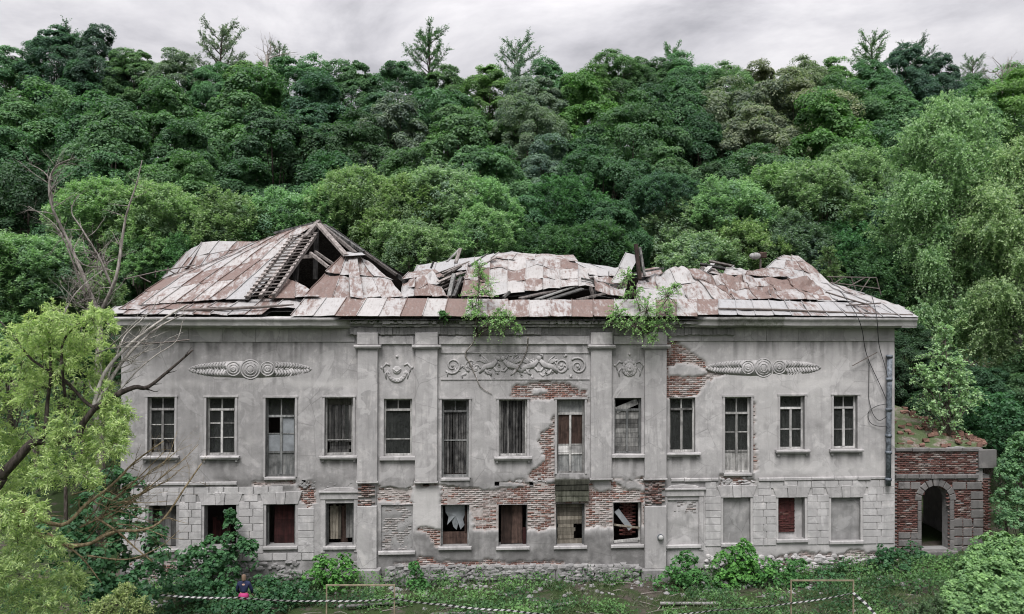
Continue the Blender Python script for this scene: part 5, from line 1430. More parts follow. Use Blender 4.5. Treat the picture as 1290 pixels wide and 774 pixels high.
def limb_paths(rng, lp, base, r0):
    """trunk with limbs towards the lobes"""
    s = MB(); top = lp[np.argmax(lp[:, 2])]
    b = Vector(base); t = Vector((top[0] * .3, top[1] * .3, top[2] * .8)); path = []
    for k in range(9):
        q = k / 8; path.append(b.lerp(t, q) + Vector((math.sin(q * 4) * .12, math.cos(q * 5) * .12, 0)) * q)
    s.tube(path, [r0 * (1 - .85 * k / 8) for k in range(9)], 8)
    for p in lp[::2]:
        k = min(7, max(2, int((p[2] - base[2]) / (t.z - b.z + 1e-6) * 8 * .62))); a = path[k]; e = Vector(p)
        s.tube([a, a.lerp(e, .5) + Vector((0, 0, .15 * (e - a).length)), e], [r0 * .35 * (1 - .08 * k), r0 * .2, r0 * .05], 5)
    return s

PROTO = {}
def add_proto(kind, crown, trunk, R, H):
    PROTO.setdefault(kind, []).append((crown.data, trunk.data, R, H))
    bpy.data.objects.remove(crown); bpy.data.objects.remove(trunk)
rng = np.random.default_rng(11)
for k in range(5):                                                  # dense broadleaf crowns
    R, H = 4.5, (6.2, 7.0, 5.8, 6.6, 7.6)[k]
    P, N, ti, lp = crown_lobed(rng, R, H, (44, 52, 40, 56, 50)[k], 10, 130, (.36, .31, .40, .30, .33)[k], zmin=-.92, taper=(.1, .3, 0, .2, .45)[k])
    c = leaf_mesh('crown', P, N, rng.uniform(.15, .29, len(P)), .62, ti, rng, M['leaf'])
    add_proto('broad', c, limb_paths(rng, lp, (0, 0, -20), .26).build('trunk', M['bark']), R, H)
for k in range(4):                                                  # looser, brushy crowns of upright leafy shoots
    R, H = 3.6, (3.4, 3.8, 3.2, 4.2)[k]
    kk = np.arange(300) + .5; z = -.5 + 1.5 * kk / 300; ph = kk * 2.399963; r = np.sqrt(np.clip(1 - z * z, 0, 1)); d = np.stack([r * np.cos(ph), r * np.sin(ph), z], -1)
    P0, N0, t0, lp = crown_lobed(rng, R, H, 30, 14, 1, .36)
    S = P0 * .93; D = unit(unit(S) * .55 + np.array([0, 0, .75]) + rand_unit(rng, len(S)) * .5)
    S = np.repeat(S, 6, 0) + rng.normal(0, .16, (len(S) * 6, 3)); D = unit(np.repeat(D, 6, 0) + rand_unit(rng, len(S)) * .45)
    P, N, ti, T, sz = sprays(rng, S, D, rng.uniform(.35, .85, len(S)), 11, .15, .30, .8, .9)
    P2, N2, t2, _ = crown_lobed(rng, R * .9, H * .9, 26, 9, 40, .36)
    P = np.concatenate([P, P2]); N = np.concatenate([N, N2]); ti = np.concatenate([ti, t2 * .5]); T = np.concatenate([T, rand_unit(rng, len(P2))]); sz = np.concatenate([sz, rng.uniform(.16, .28, len(P2))])
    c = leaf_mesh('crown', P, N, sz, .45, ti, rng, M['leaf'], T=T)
    add_proto('brushy', c, limb_paths(rng, lp, (0, 0, -16), .2).build('trunk', M['bark']), R, H)
for k in range(3):                                                  # open feathery tops with sky between the branches
    R, H = 2.6, 3.8; s = MB(); S = []; D = []
    path = [Vector((0, 0, -22))] + [Vector((math.sin(q * .5) * .15, math.cos(q * .6) * .15, -6 + q)) for q in range(10)]; s.tube(path, [.26] + [.22 - .022 * q for q in range(10)], 7)
    nb = 24
    for b in range(nb):
        q = b / nb; z0 = -3.2 + 5.6 * q; a = b * 2.4 + rng.uniform(-.4, .4); L = (3.3 - 1.7 * q) * rng.uniform(.5, 1.15) * (.55 + .45 * min(1, q * 3 + .3))
        d = Vector((math.cos(a), math.sin(a), rng.uniform(.35, .95))).normalized(); p0 = Vector((0, 0, z0)); pts = [p0 + d * (L * t) + Vector((0, 0, .22 * L * t * t)) for t in (0, .35, .7, 1)]
        s.tube(pts, [.06, .045, .03, .012], 5)
        for t in np.linspace(.3, 1, 11):
            S.append(p0 + d * (L * t) + Vector((0, 0, .22 * L * t * t))); D.append((d + Vector(rng.normal(0, .45, 3)) + Vector((0, 0, .35))).normalized())
    S = np.repeat(np.array(S), 3, 0) + rng.normal(0, .09, (len(S) * 3, 3)); D = unit(np.repeat(np.array(D), 3, 0) + rand_unit(rng, len(S)) * .5)
    P, N, ti, T, sz = sprays(rng, S, D, rng.uniform(.3, .8, len(S)), 13, .1, .19, .8)
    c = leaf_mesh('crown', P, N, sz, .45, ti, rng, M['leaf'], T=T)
    add_proto('feathery', c, s.build('trunk', M['bark']), R, H)
for k in range(2):                                                  # weeping birch
    R, H = 4.6, 6.8; s = MB(); S = []; D = []; LL = []
    path = [Vector((0, .2, -24))] + [Vector((math.sin(q * .45) * .25, math.cos(q * .4) * .2, -11 + q * 1.05)) for q in range(17)]; s.tube(path, [.3] + [.26 - .0155 * q for q in range(17)], 8)
    for b in range(74):
        q = b / 74; z0 = -5.6 + 11.4 * q; a = b * 2.4 + rng.uniform(-.4, .4); prof = math.sin(math.pi * min(1, .22 + .80 * q)) ** .7; L = 4.7 * prof * rng.uniform(.55, 1.15) + .35
        d = Vector((math.cos(a), math.sin(a), rng.uniform(.35, .95))).normalized(); p0 = Vector((0, 0, z0)); f = lambda t: p0 + d * (L * t) + Vector((0, 0, -.34 * L * t * t))
        s.tube([f(0), f(.35), f(.7), f(1)], [.065, .045, .028, .01], 5)
        m = int(10 + 9 * L)
        for t in rng.uniform(.25, 1.05, m):
            S.append(f(t)); D.append((Vector((d.x, d.y, 0)) * .6 + Vector(rng.normal(0, .7, 3)) + Vector((0, 0, .1))).normalized()); LL.append(rng.uniform(.6, 1.5))
    S = np.repeat(np.array(S), 3, 0) + rng.normal(0, .16, (len(S) * 3, 3)); D = unit(np.repeat(np.array(D), 3, 0) + rand_unit(rng, len(S)) * .4); LL = np.repeat(np.array(LL), 3) * rng.uniform(.7, 1.1, len(S))
    P, N, ti, T, sz = sprays(rng, S, D, LL, 22, .32, .16, .8, .6)
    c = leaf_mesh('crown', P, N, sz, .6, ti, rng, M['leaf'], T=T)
    add_proto('birch', c, s.build('trunk', M['birchbark']), R, H)

C_ = dict(deep=(.046, .104, .052), dark=(.066, .147, .068), mid=(.087, .185, .082), bright=(.102, .214, .072), olive=(.147, .196, .120), light=(.184, .302, .152), pale=(.235, .335, .205), grey=(.126, .193, .130), birch=(.255, .385, .205), blue=(.064, .134, .083))
CNAME = dict(deep='very dark green', dark='dark green', mid='mid green', bright='bright green', olive='olive grey', light='light green', pale='pale green', grey='grey green', birch='pale green', blue='bluish dark green')
ORD = 'first second third fourth fifth sixth seventh eighth ninth tenth eleventh twelfth thirteenth fourteenth fifteenth sixteenth seventeenth eighteenth nineteenth twentieth'.split()
ORD += ['twenty-' + w for w in ORD[:9]] + ['thirtieth'] + ['thirty-' + w for w in ORD[:9]]
TREES = []
def tree(kind, px, py, hw, Y, color, label, group, name='broadleaf_tree', var=None, sz=1.0, jit=.12, sink=0):
    protos = PROTO[kind]; k = random.randrange(len(protos)) if var is None else var
    cm, tm, R, H = protos[k]
    top = at(px, py, Y); w = (at(px + hw, py, Y) - top).x; s = w / (R * 1.02)
    zs = s * sz; zc = top.z - H * 1.06 * zs
    gz = float(ground_h(top.x, Y)) - .2
    root = empty(name, (top.x, Y, gz)); tag(root, label, 'tree', group)
    c = bpy.data.objects.new('crown', cm); link(c, root); c.location = (0, 0, zc - gz); c.scale = (s, s, zs); c.rotation_euler = (0, 0, random.uniform(0, 6.28))
    q = 1 + random.uniform(-jit, jit); cc = C_[color] if isinstance(color, str) else color
    c.color = (cc[0] * q * random.uniform(.9, 1.1), cc[1] * q, cc[2] * q * random.uniform(.9, 1.1), 1)
    t = bpy.data.objects.new('trunk', tm); link(t, root)
    t.scale = (s, s, zs); t.location = (0, 0, zc - gz); t.rotation_euler = c.rotation_euler
    TREES.append(root); return root
TZ = {}

def row(rowname, Y, kind, group, items, sz=1.0):
    items = sorted(items, key=lambda q: q[0])
    for i, it in enumerate(items):
        px, py, hw, col = it[:4]; kd = it[4] if len(it) > 4 else kind
        lab = f"{CNAME[col]} {'bushy' if kd == 'brushy' else 'broadleaf'} tree, {ORD[i]} from the left in the {rowname}"
        tree(kd, px, py, hw, Y + random.uniform(-2.2, 2.2), col, lab, group, sz=sz * random.uniform(.92, 1.12))
random.seed(77)
row('skyline row', 66, 'broad', 'broadleaf trees along the skyline', [
    (8, 52, 50, 'mid'), (40, 78, 44, 'mid'), (104, 76, 46, 'dark'), (150, 84, 44, 'mid'), (72, 26, 46, 'blue'), (124, 30, 42, 'blue'), (168, 58, 40, 'mid'), (222, 58, 42, 'grey'), (268, 74, 40, 'mid'), (322, 68, 50, 'bright'), (380, 64, 50, 'mid'),
    (440, 70, 48, 'mid'), (500, 72, 48, 'dark'), (560, 76, 46, 'mid'), (618, 76, 44, 'bright'), (690, 72, 44, 'mid'), (738, 78, 42, 'bright'), (782, 60, 38, 'mid'), (820, 70, 38, 'dark'),
    (862, 72, 40, 'mid'), (912, 82, 38, 'mid'), (958, 76, 46, 'olive'), (1010, 76, 40, 'olive'), (1050, 66, 44, 'bright'), (1096, 74, 42, 'mid'), (1140, 54, 44, 'blue'), (1180, 66, 38, 'blue'), (1222, 92, 40, 'mid'), (1270, 86, 48, 'bright')])
row('second row below the skyline', 54, 'broad', 'broadleaf trees high on the slope', [
    (28, 98, 78, 'mid'), (122, 104, 74, 'dark'), (212, 98, 76, 'mid'), (318, 84, 84, 'mid'), (402, 92, 66, 'blue'), (486, 108, 68, 'blue'), (560, 104, 66, 'mid'),
    (672, 90, 50, 'grey'), (738, 90, 66, 'bright'), (816, 104, 58, 'dark'), (856, 92, 56, 'mid'), (930, 88, 70, 'olive'), (1000, 96, 58, 'olive'), (1052, 106, 60, 'mid'), (1122, 104, 56, 'mid'), (1205, 106, 60, 'mid'), (1276, 100, 60, 'bright')])
row('middle row of the slope', 44, 'broad', 'broadleaf trees half way up the slope', [
    (6, 150, 74, 'dark'), (142, 120, 84, 'mid'), (238, 150, 70, 'dark'), (350, 130, 80, 'deep'), (440, 150, 66, 'deep'), (496, 116, 70, 'grey'),
    (584, 122, 78, 'mid'), (668, 118, 52, 'grey'), (742, 150, 60, 'deep'), (796, 128, 66, 'dark'), (880, 140, 58, 'deep'), (950, 126, 60, 'olive'), (1040, 112, 80, 'bright'), (1125, 150, 60, 'dark')])
row('low row of the slope', 35, 'broad', 'broadleaf trees low on the slope', [
    (40, 205, 76, 'deep'), (130, 180, 76, 'dark'), (225, 182, 72, 'mid'), (312, 198, 66, 'dark'), (420, 188, 70, 'dark'), (520, 178, 66, 'dark'), (612, 172, 70, 'mid'), (690, 168, 54, 'grey'),
    (765, 180, 62, 'dark'), (840, 176, 60, 'mid'), (905, 196, 56, 'deep'), (975, 178, 60, 'dark'), (1062, 170, 66, 'mid')])
row('tall row behind the roof', 23, 'brushy', 'brushy trees just behind the house', [
    (125, 226, 56, 'light'), (188, 230, 56, 'light'), (240, 268, 50, 'dark', 'broad'), (298, 246, 56, 'light'), (350, 242, 50, 'light'), (398, 236, 50, 'light'), (446, 212, 52, 'light'), (500, 226, 54, 'light'), (556, 212, 56, 'pale'),
    (606, 226, 46, 'light'), (662, 238, 54, 'dark', 'broad'), (718, 224, 56, 'dark'), (772, 244, 46, 'dark', 'broad'), (838, 218, 40, 'blue'), (858, 254, 52, 'pale'), (922, 228, 48, 'light'), (972, 210, 54, 'light'), (1024, 208, 54, 'light'), (1068, 192, 48, 'pale'), (1098, 236, 48, 'blue', 'broad')])
row('row beside the left wall', 9, 'brushy', 'bushy trees left of the house', [(-10, 290, 66, 'light'), (48, 300, 60, 'light'), (106, 330, 46, 'light'), (20, 380, 60, 'light'), (85, 400, 50, 'mid'), (132, 430, 34, 'dark')])
row('small row behind the roof', 18, 'brushy', 'small trees close behind the roof', [(185, 288, 40, 'light'), (235, 300, 40, 'mid'), (520, 280, 48, 'light'), (600, 262, 44, 'light'), (690, 285, 50, 'dark'), (750, 280, 48, 'dark'), (880, 296, 50, 'pale'), (940, 280, 46, 'light'), (1000, 270, 50, 'grey'), (1062, 280, 46, 'mid'), (1105, 310, 46, 'dark')])
row('row beside the annex', 12, 'broad', 'dark bushy trees right of the house', [(1140, 400, 42, 'deep'), (1190, 440, 46, 'deep'), (1240, 455, 46, 'deep'), (1290, 450, 50, 'dark')])
# skyline specials
for px, py, hw, col, lab, va in ((278, 20, 38, 'grey', 'tall open feathery tree against the sky above the left end of the roof', 0), (540, 25, 33, 'mid', 'feathery fan shaped tree standing alone against the sky', 1),
                                 (652, 40, 36, 'grey', 'feathery tree with a leaning crown against the sky above the middle of the roof', 2), (848, 51, 20, 'mid', 'small feathery tree top on the skyline above the broken right roof', 0),
                                 (1098, 36, 28, 'mid', 'slim feathery tree against the sky left of the birch', 1), (1150, 44, 30, 'blue', 'dark feathery tree top on the skyline above the birch', 2), (352, 50, 20, 'grey', 'narrow feathery tree top beside the bare skyline branches', 1), (95, 28, 38, 'blue', 'broad feathery tree top at the left end of the skyline', 2), (1225, 66, 18, 'grey', 'thin feathery tree top near the right end of the skyline', 0)):
    tree('feathery', px, py, hw, 70, col, lab, None, 'feathery_tree', va)
tree('birch', 1198, 92, 92, 15, 'birch', 'large weeping birch with pale trunk rising behind the right end of the roof', None, 'birch_tree', 0, sz=1.3)
tree('birch', 1288, 150, 84, 12, 'birch', 'weeping birch cut by the right edge of the photo', None, 'birch_tree', 1, sz=1.3)

# forest undergrowth that closes the gaps between trunks
rng = np.random.default_rng(5)
n = 70000; x = rng.uniform(-62, 70, n); y = 15 + 62 * rng.random(n) ** 1.1; P = np.stack([x, y, ground_h(x, y) + rng.random(n) ** 1.5 * 2.4], -1)
o = leaf_mesh('undergrowth', P, rand_unit(rng, n) * .6 + np.array([0, -.2, .6]), rng.uniform(.35, .7, n), .6, rng.uniform(0, .5, n), rng, M['leaf'], color=C_['deep']); o['kind'] = 'stuff'

# ================================================================== BARE AND FOREGROUND TREES
def twigs(s, p, d, L, r, lev, rnd, droop=0.0, wander=.28, kids=(2, 4), shrink=.62):
    n = 5; pts = [Vector(p)]; d = Vector(d).normalized(); rad = [r]
    for k in range(n):
        d = (d + Vector((rnd.gauss(0, wander), rnd.gauss(0, wander), rnd.gauss(0, wander) - droop))).normalized()
        pts.append(pts[-1] + d * (L / n)); rad.append(r * (1 - .8 * (k + 1) / n))
    s.tube(pts, rad, 5 if r > .012 else 3)
    if lev > 0:
        for _ in range(rnd.randint(*kids)):
            i = rnd.randint(1, n - 1); dd = (pts[i + 1] - pts[i]).normalized() + Vector((rnd.gauss(0, .55), rnd.gauss(0, .55), rnd.gauss(.1, .5)))
            twigs(s, pts[i], dd, L * rnd.uniform(.4, .8) * shrink / .62 * .75, rad[i] * .55, lev - 1, rnd, droop, wander, kids, shrink)
    return pts
def limb(s, pix, r0, r1, n=7, rnd=None, side=0, sl=.5, lev=1, wander=.2):
    P = [at(*p) for p in pix]; Q = []
    for i in range(len(P) - 1):
        p0, p1, p2, p3 = P[max(i - 1, 0)], P[i], P[i + 1], P[min(i + 2, len(P) - 1)]
        for k in range(4):
            t = k / 4; Q.append(.5 * ((2 * p1) + (p2 - p0) * t + (2 * p0 - 5 * p1 + 4 * p2 - p3) * t * t + (3 * p1 - p0 - 3 * p2 + p3) * t ** 3))
    Q.append(P[-1])
    m = len(Q); s.tube(Q, [r0 + (r1 - r0) * k / (m - 1) for k in range(m)], n)
    if side:
        for _ in range(side):
            i = rnd.randint(1, m - 2); d = (Q[i + 1] - Q[i]).normalized() * .7 + Vector((rnd.gauss(0, .6), rnd.gauss(0, .4), rnd.gauss(.1, .6)))
            twigs(s, Q[i], d, sl * rnd.uniform(.4, 1.2), (r0 + (r1 - r0) * i / m) * .45, lev, rnd, 0, wander)
    return Q
def tree_root(name, px, py, Y, label, cat='tree', group=None):
    p = at(px, py, Y); r = empty(name, (p.x, Y, float(ground_h(p.x, Y)))); tag(r, label, cat, group); return r
# bleached dead tree behind the left end of the house
rnd = random.Random(3); YD = 2.5
dt = tree_root('dead_tree', 125, 420, YD, 'bleached leafless dead tree rising left of the roof')
s = MB(); gzd = dt.location.z
q = at(124, 470, YD); s.tube([(q.x, YD, gzd - .3), (q.x + .1, YD, q.z - 3), (q.x, YD, q.z), at(126, 420, YD), at(122, 385, YD)], [.24, .20, .16, .13, .11], 9)
limb(s, [(122, 390, YD), (104, 345, YD), (84, 300, YD + .3), (66, 262, YD), (62, 232, YD), (70, 210, YD), (94, 199, YD)], .09, .018, 6, rnd, 22, 1.4, 2)
limb(s, [(66, 258, YD), (60, 222, YD + .2), (36, 206, YD)], .05, .012, 5, rnd, 10, .9, 2)
limb(s, [(126, 395, YD), (146, 350, YD - .3), (154, 300, YD), (160, 268, YD), (172, 232, YD), (179, 202, YD)], .085, .016, 6, rnd, 10, 1.0, 1)
limb(s, [(118, 400, YD), (104, 365, YD + .3), (88, 320, YD), (70, 284, YD), (36, 260, YD)], .06, .012, 6, rnd, 14, 1.2, 2)
limb(s, [(140, 360, YD), (128, 330, YD), (104, 290, YD), (90, 266, YD), (100, 244, YD)], .06, .012, 5, rnd, 16, 1.1, 2)
for k in range(44): twigs(s, at(rnd.uniform(96, 146), rnd.uniform(330, 400), YD), (rnd.gauss(0, .6), rnd.gauss(0, .5), rnd.uniform(.2, 1)), rnd.uniform(.7, 1.8), .025, 2, rnd)
loc(s.build('trunk', M['deadbark'], None, True), dt)
# bare crowns on the skyline
for (pts, lab) in (([(336, 70, 64), (337, 50, 64), (345, 28, 64)], 'bare leafless tree top against the sky beside the feathery tree'), ([(1262, 100, 64), (1264, 78, 64), (1272, 48, 64)], 'bare leafless tree top on the skyline at the right end')):
    r = tree_root('dead_tree', pts[0][0], 120, 64, lab); s = MB(); rnd = random.Random(len(lab))
    p = at(*pts[0]); s.tube([(p.x, 64, r.location.z - .3), (p.x, 64, p.z - 4), p], [.3, .22, .12], 6)
    for k in range(7): twigs(s, p - Vector((0, 0, rnd.uniform(0, 1.6))), (rnd.gauss(0, .55), rnd.gauss(0, .4), 1), rnd.uniform(2.6, 4.6), .085, 3, rnd, 0, .2, (2, 4))
    loc(s.build('trunk', M['deadbark'], None, True), r)
# bright willow in the left foreground
YW = -14.0; rnd = random.Random(8); rng = np.random.default_rng(8)
wl = tree_root('willow_tree', -60, 700, YW, 'bright yellow green willow filling the left foreground with dark forked limbs')
s = MB(); b0 = at(-60, 720, YW)
s.tube([(b0.x, YW, wl.location.z - .3), (b0.x + .05, YW, b0.z), at(-30, 640, YW), at(0, 600, YW)], [.30, .26, .22, .17], 10)
limb(s, [(-4, 606, YW), (22, 578, YW), (46, 556, YW), (92, 556, YW - .1), (104, 534, YW), (120, 514, YW)], .12, .06, 8)
limb(s, [(44, 558, YW), (56, 546, YW - .1), (60, 505, YW), (64, 470, YW - .2), (61, 410, YW)], .06, .02, 7, rnd, 5, .5)
limb(s, [(82, 500, YW - .1), (78, 460, YW - .2), (80, 430, YW), (100, 408, YW - .1), (124, 400, YW)], .035, .015, 6, rnd, 5, .5)
limb(s, [(120, 514, YW), (107, 506, YW), (80, 478, YW), (41, 454, YW), (16, 422, YW), (0, 405, YW)], .045, .015, 6, rnd, 6, .6)
limb(s, [(120, 514, YW), (146, 498, YW + .2), (170, 488, YW + .4), (186, 488, YW + .6), (214, 466, YW + .8), (243, 441, YW + 1)], .075, .022, 6, rnd, 5, .4)
M['willowbark'] = mat_bark('dark_willow_bark', (0.018, 0.015, 0.013), (0.075, 0.064, 0.056))
loc(s.build('trunk', M['willowbark'], None, True), wl)
s = MB()
limb(s, [(116, 520, YW), (132, 470, YW + .2), (166, 432, YW + .6), (206, 402, YW + .9), (236, 384, YW + 1.2)], .05, .02, 6, rnd, 9, .6)
limb(s, [(122, 510, YW), (150, 462, YW + .4), (178, 430, YW + .7), (204, 410, YW + 1), (232, 396, YW + 1.2)], .045, .016, 5, rnd, 9, .5)
limb(s, [(70, 420, YW), (95, 370, YW), (130, 340, YW + .3)], .02, .006, 5, rnd, 10, .6, 2)
limb(s, [(146, 498, YW + .3), (170, 470, YW + .5), (196, 448, YW + .8), (222, 430, YW + 1), (230, 405, YW + 1.1)], .022, .006, 5, rnd, 12, .6, 2)
limb(s, [(130, 490, YW + .3), (150, 440, YW + .5), (160, 420, YW + .8), (190, 392, YW + 1), (200, 372, YW + 1.1)], .02, .006, 5, rnd, 12, .6, 2)
for k in range(7): twigs(s, at(rnd.uniform(110, 150), rnd.uniform(430, 500), YW + .4), (1, rnd.uniform(-.1, .3), rnd.uniform(.2, .9)), rnd.uniform(.9, 1.9), .016, 2, rnd, 0, .2, (3, 5))
loc(s.build('bare_branch', M['palebranch'], None, True), wl)
s = MB()
limb(s, [(20, 640, YW), (76, 662, YW + .5), (108, 636, YW + .8), (140, 612, YW + 1), (170, 582, YW + 1.3), (206, 556, YW + 1.6)], .055, .014, 6, rnd, 16, .7, 2)
limb(s, [(0, 650, YW), (38, 668, YW + .3), (76, 685, YW + .6), (110, 686, YW + .8), (143, 670, YW + 1), (180, 668, YW + 1.2), (206, 654, YW + 1.5), (232, 616, YW + 1.8), (254, 584, YW + 2)], .06, .016, 6, rnd, 16, .7, 2)
limb(s, [(60, 672, YW + .4), (100, 700, YW + .8), (128, 735, YW + 1)], .03, .01, 6, rnd, 5, .5)
limb(s, [(100, 665, YW + .8), (150, 640, YW + 1.2), (190, 612, YW + 1.5), (230, 580, YW + 1.8), (250, 560, YW + 2)], .025, .006, 5, rnd, 14, .6, 2)
limb(s, [(110, 700, YW + .9), (160, 705, YW + 1.2), (200, 690, YW + 1.5), (226, 668, YW + 1.7)], .022, .006, 5, rnd, 10, .5, 1)
for k in range(14): twigs(s, at(rnd.uniform(90, 160), rnd.uniform(610, 695), YW + 1), (1, rnd.uniform(-.1, .3), rnd.uniform(-.25, .9)), rnd.uniform(1.0, 2.2), .017, 2, rnd, 0, .2, (3, 5))
loc(s.build('bare_branch', M['lichen'], None, True), wl)
s = MB(); limb(s, [(120, 652, YW + 1), (148, 670, YW + 1), (170, 690, YW + 1.1), (192, 708, YW + 1.2)], .03, .012, 6, rnd, 3, .3); limb(s, [(140, 632, YW + 1), (170, 606, YW + 1.2), (206, 570, YW + 1.4)], .02, .008, 5)
loc(s.build('bare_branch', M['lichen'], None, True), wl)
CL = [(80, 400, 34), (55, 415, 28), (106, 412, 32), (126, 404, 20), (28, 440, 40), (72, 448, 38), (112, 448, 30), (15, 490, 44), (66, 502, 44), (112, 500, 38), (140, 525, 30), (36, 545, 44), (92, 556, 40), (134, 556, 30), (150, 545, 18), (5, 590, 38), (55, 598, 32), (96, 592, 28), (-20, 540, 50), (-20, 460, 46),
      (5, 660, 38), (18, 700, 46), (50, 695, 30), (36, 740, 46), (74, 738, 32), (5, 770, 46), (66, 775, 38), (-15, 640, 46), (-20, 715, 46), (30, 645, 24)]
S = []; D = []; LN = []
for (px, py, r) in CL:
    for sub in range(5):
        a = rng.normal(size=3); a /= np.linalg.norm(a); c0 = np.array(at(px, py, YW + rng.uniform(-.9, 2.0))) + a * np.array([1, .6, .8]) * r / 55.7 * .5
        m = int(5 + r * .46); dd = rand_unit(rng, m); dd = unit(dd + a * .5 + np.array([.15, -.1, .1]))
        S.append(c0 + dd * rng.uniform(.0, .30, (m, 1)) * r / 55.7); D.append(dd); LN.append(rng.uniform(.22, .52, m) * r / 46)
S = np.concatenate(S); D = np.concatenate(D); LN = np.concatenate(LN)
P, N, ti, T, sz = sprays(rng, S, D, LN, 22, .32, .125, .5, .5)
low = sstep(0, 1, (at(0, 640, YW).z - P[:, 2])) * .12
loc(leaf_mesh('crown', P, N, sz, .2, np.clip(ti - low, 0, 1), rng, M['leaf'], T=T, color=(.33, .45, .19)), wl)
s = MB()
for k in range(0, len(S), 3):
    e = Vector(S[k]) + Vector(D[k]) * (LN[k] * .8) - Vector((0, 0, .2 * LN[k])); s.tube([Vector(S[k]) - Vector(D[k]) * .1, e], [.006, .002], 3, False)
loc(s.build('twigs', M['bark']), wl)

# ------------------------------------------------------------------ shrubs and saplings
def shrub(name, label, clusters, color, leaf=.13, asp=.75, seed=1, cat='shrub', group=None, dens=1.0, base=None, mode='lobe', droop=.3, stem=.02, bark='bark', on=None, up=.5):
    rng = np.random.default_rng(seed); rnd = random.Random(seed)
    px, py, Y, r = clusters[0]
    if on is None:
        p = at(px if base is None else base[0], py, Y if base is None else base[1]); root = empty(name, (p.x, p.y, float(ground_h(p.x, p.y)) - .05))
    else: root = empty(name, at(*on))
    tag(root, label, cat, group); b = Vector(root.location)
    PP = []; NN = []; TT = []; SS = []; TI = []; s = MB()
    for (px, py, Y, r) in clusters:
        c = at(px, py, Y); R = (at(px + r, py, Y) - c).x
        k = b.lerp(c, .5) + Vector((rnd.uniform(-.1, .1), rnd.uniform(-.1, .1), .1)); s.tube([b, k, c], [stem, stem * .75, stem * .3], 5)
        if mode == 'lobe':
            n = max(5, int(9 * dens)); P, N, ti, lp = crown_lobed(rng, R, R * .95, n, 6, max(4, int(14 * dens * (R / leaf) ** 1.1 / 8)), .5, .8, -.5, .4)
            P += np.array(c); T = rand_unit(rng, len(P)); sz = leaf * rng.uniform(.6, 1.25, len(P))
        else:
            m = int(30 * dens); dd = unit(rand_unit(rng, m) + np.array([0, -.1, up])); S = np.array(c) + dd * R * rng.uniform(0, .45, (m, 1)); L = R * rng.uniform(.5, 1.0, m)
            P, N, ti, T, sz = sprays(rng, S, dd, L, max(10, int(R / leaf * 3.4)), droop, leaf, .9, .5)
            for q in range(m): s.tube([c, Vector(S[q]), Vector(S[q]) + Vector(dd[q]) * L[q] * .9 - Vector((0, 0, droop * L[q] * .8))], [stem * .4, stem * .3, stem * .1], 3, False)
        PP.append(P); NN.append(N); TT.append(T); SS.append(sz); TI.append(ti)
    loc(s.build('stem', M[bark], None, True), root)
    loc(leaf_mesh('foliage', np.concatenate(PP), np.concatenate(NN), np.concatenate(SS), asp, np.concatenate(TI), rng, M['leaf'], T=np.concatenate(TT), color=color), root)
    return root
G1 = (.062, .175, .052); G2 = (.090, .240, .058); G3 = (.042, .118, .050); G4 = (.052, .140, .058)
shrub('shrub', 'dark leafy shrub under the bare willow branches at the lower left', [(130, 650, -5, 34), (165, 690, -5, 40), (120, 700, -5.4, 40), (175, 730, -5, 34), (100, 745, -6, 40), (150, 750, -6, 36), (85, 690, -5.5, 34), (150, 615, -4.6, 24)], G3, .17, .7, 101, dens=1.3)
shrub('sapling', 'broad leaved sapling with a tall shoot in front of the open dark red window', [(270, 700, -1.1, 24), (255, 715, -1.2, 26), (290, 712, -1.0, 24), (292, 680, -.8, 11), (291, 660, -.7, 9), (290, 648, -.7, 7), (306, 692, -.9, 14), (240, 705, -1.3, 16), (268, 735, -1.5, 28), (316, 690, -.9, 8)], G4, .16, .8, 102)
shrub('shrub', 'bright leafy shrub at the wall left of the first pilaster', [(415, 718, -.9, 18), (438, 722, -.9, 14), (398, 728, -1.0, 15), (432, 706, -.8, 9), (405, 710, -.8, 9), (420, 738, -1.3, 16)], G2, .13, .8, 103)
shrub('shrub', 'dark low shrub left of the standing person', [(240, 745, -2.4, 22), (215, 752, -2.6, 20), (268, 755, -2.6, 22), (225, 730, -2.0, 18)], G3, .14, .8, 104)
shrub('shrub', 'dark low shrub right of the standing person', [(335, 742, -2.0, 18), (358, 748, -2.2, 16), (378, 752, -2.3, 18), (340, 760, -2.9, 18)], G3, .14, .8, 105)
shrub('sapling', 'small upright sapling growing at the rough plinth', [(524, 722, -1.0, 8), (525, 738, -1.1, 11), (521, 714, -.9, 6), (532, 742, -1.2, 9)], G1, .12, .8, 106)
shrub('shrub', 'green shrub at the foot of the right pilaster', [(862, 722, -1.0, 20), (845, 738, -1.3, 18), (878, 735, -1.2, 16), (866, 705, -.9, 10)], G1, .13, .8, 107)
shrub('shrub', 'bright leafy shrub below the bricked up window', [(930, 705, -.8, 16), (918, 712, -.8, 16), (942, 700, -.7, 12), (955, 720, -.9, 16), (935, 725, -1.1, 20), (938, 690, -.6, 8), (915, 735, -1.2, 16)], G2, .14, .8, 108)
shrub('shrub', 'mid green shrub below the red bricked window', [(985, 722, -1.0, 17), (965, 735, -1.3, 16), (1000, 735, -1.2, 15), (1008, 712, -.8, 8)], G1, .12, .8, 109)
shrub('shrub', 'spreading low shrub behind the right metal frame', [(1040, 735, -1.0, 18), (1065, 732, -.9, 18), (1025, 745, -1.4, 16), (1085, 738, -1.0, 16), (1100, 728, -.8, 12)], G4, .12, .8, 110)
shrub('shrub', 'dark shrub at the foot of the wall beside the annex', [(1130, 708, -.6, 16), (1150, 705, .6, 17), (1165, 715, .3, 16), (1110, 712, -.8, 12), (1115, 698, -.5, 9), (1180, 718, .4, 14), (1205, 722, .2, 16)], G3, .13, .8, 111)
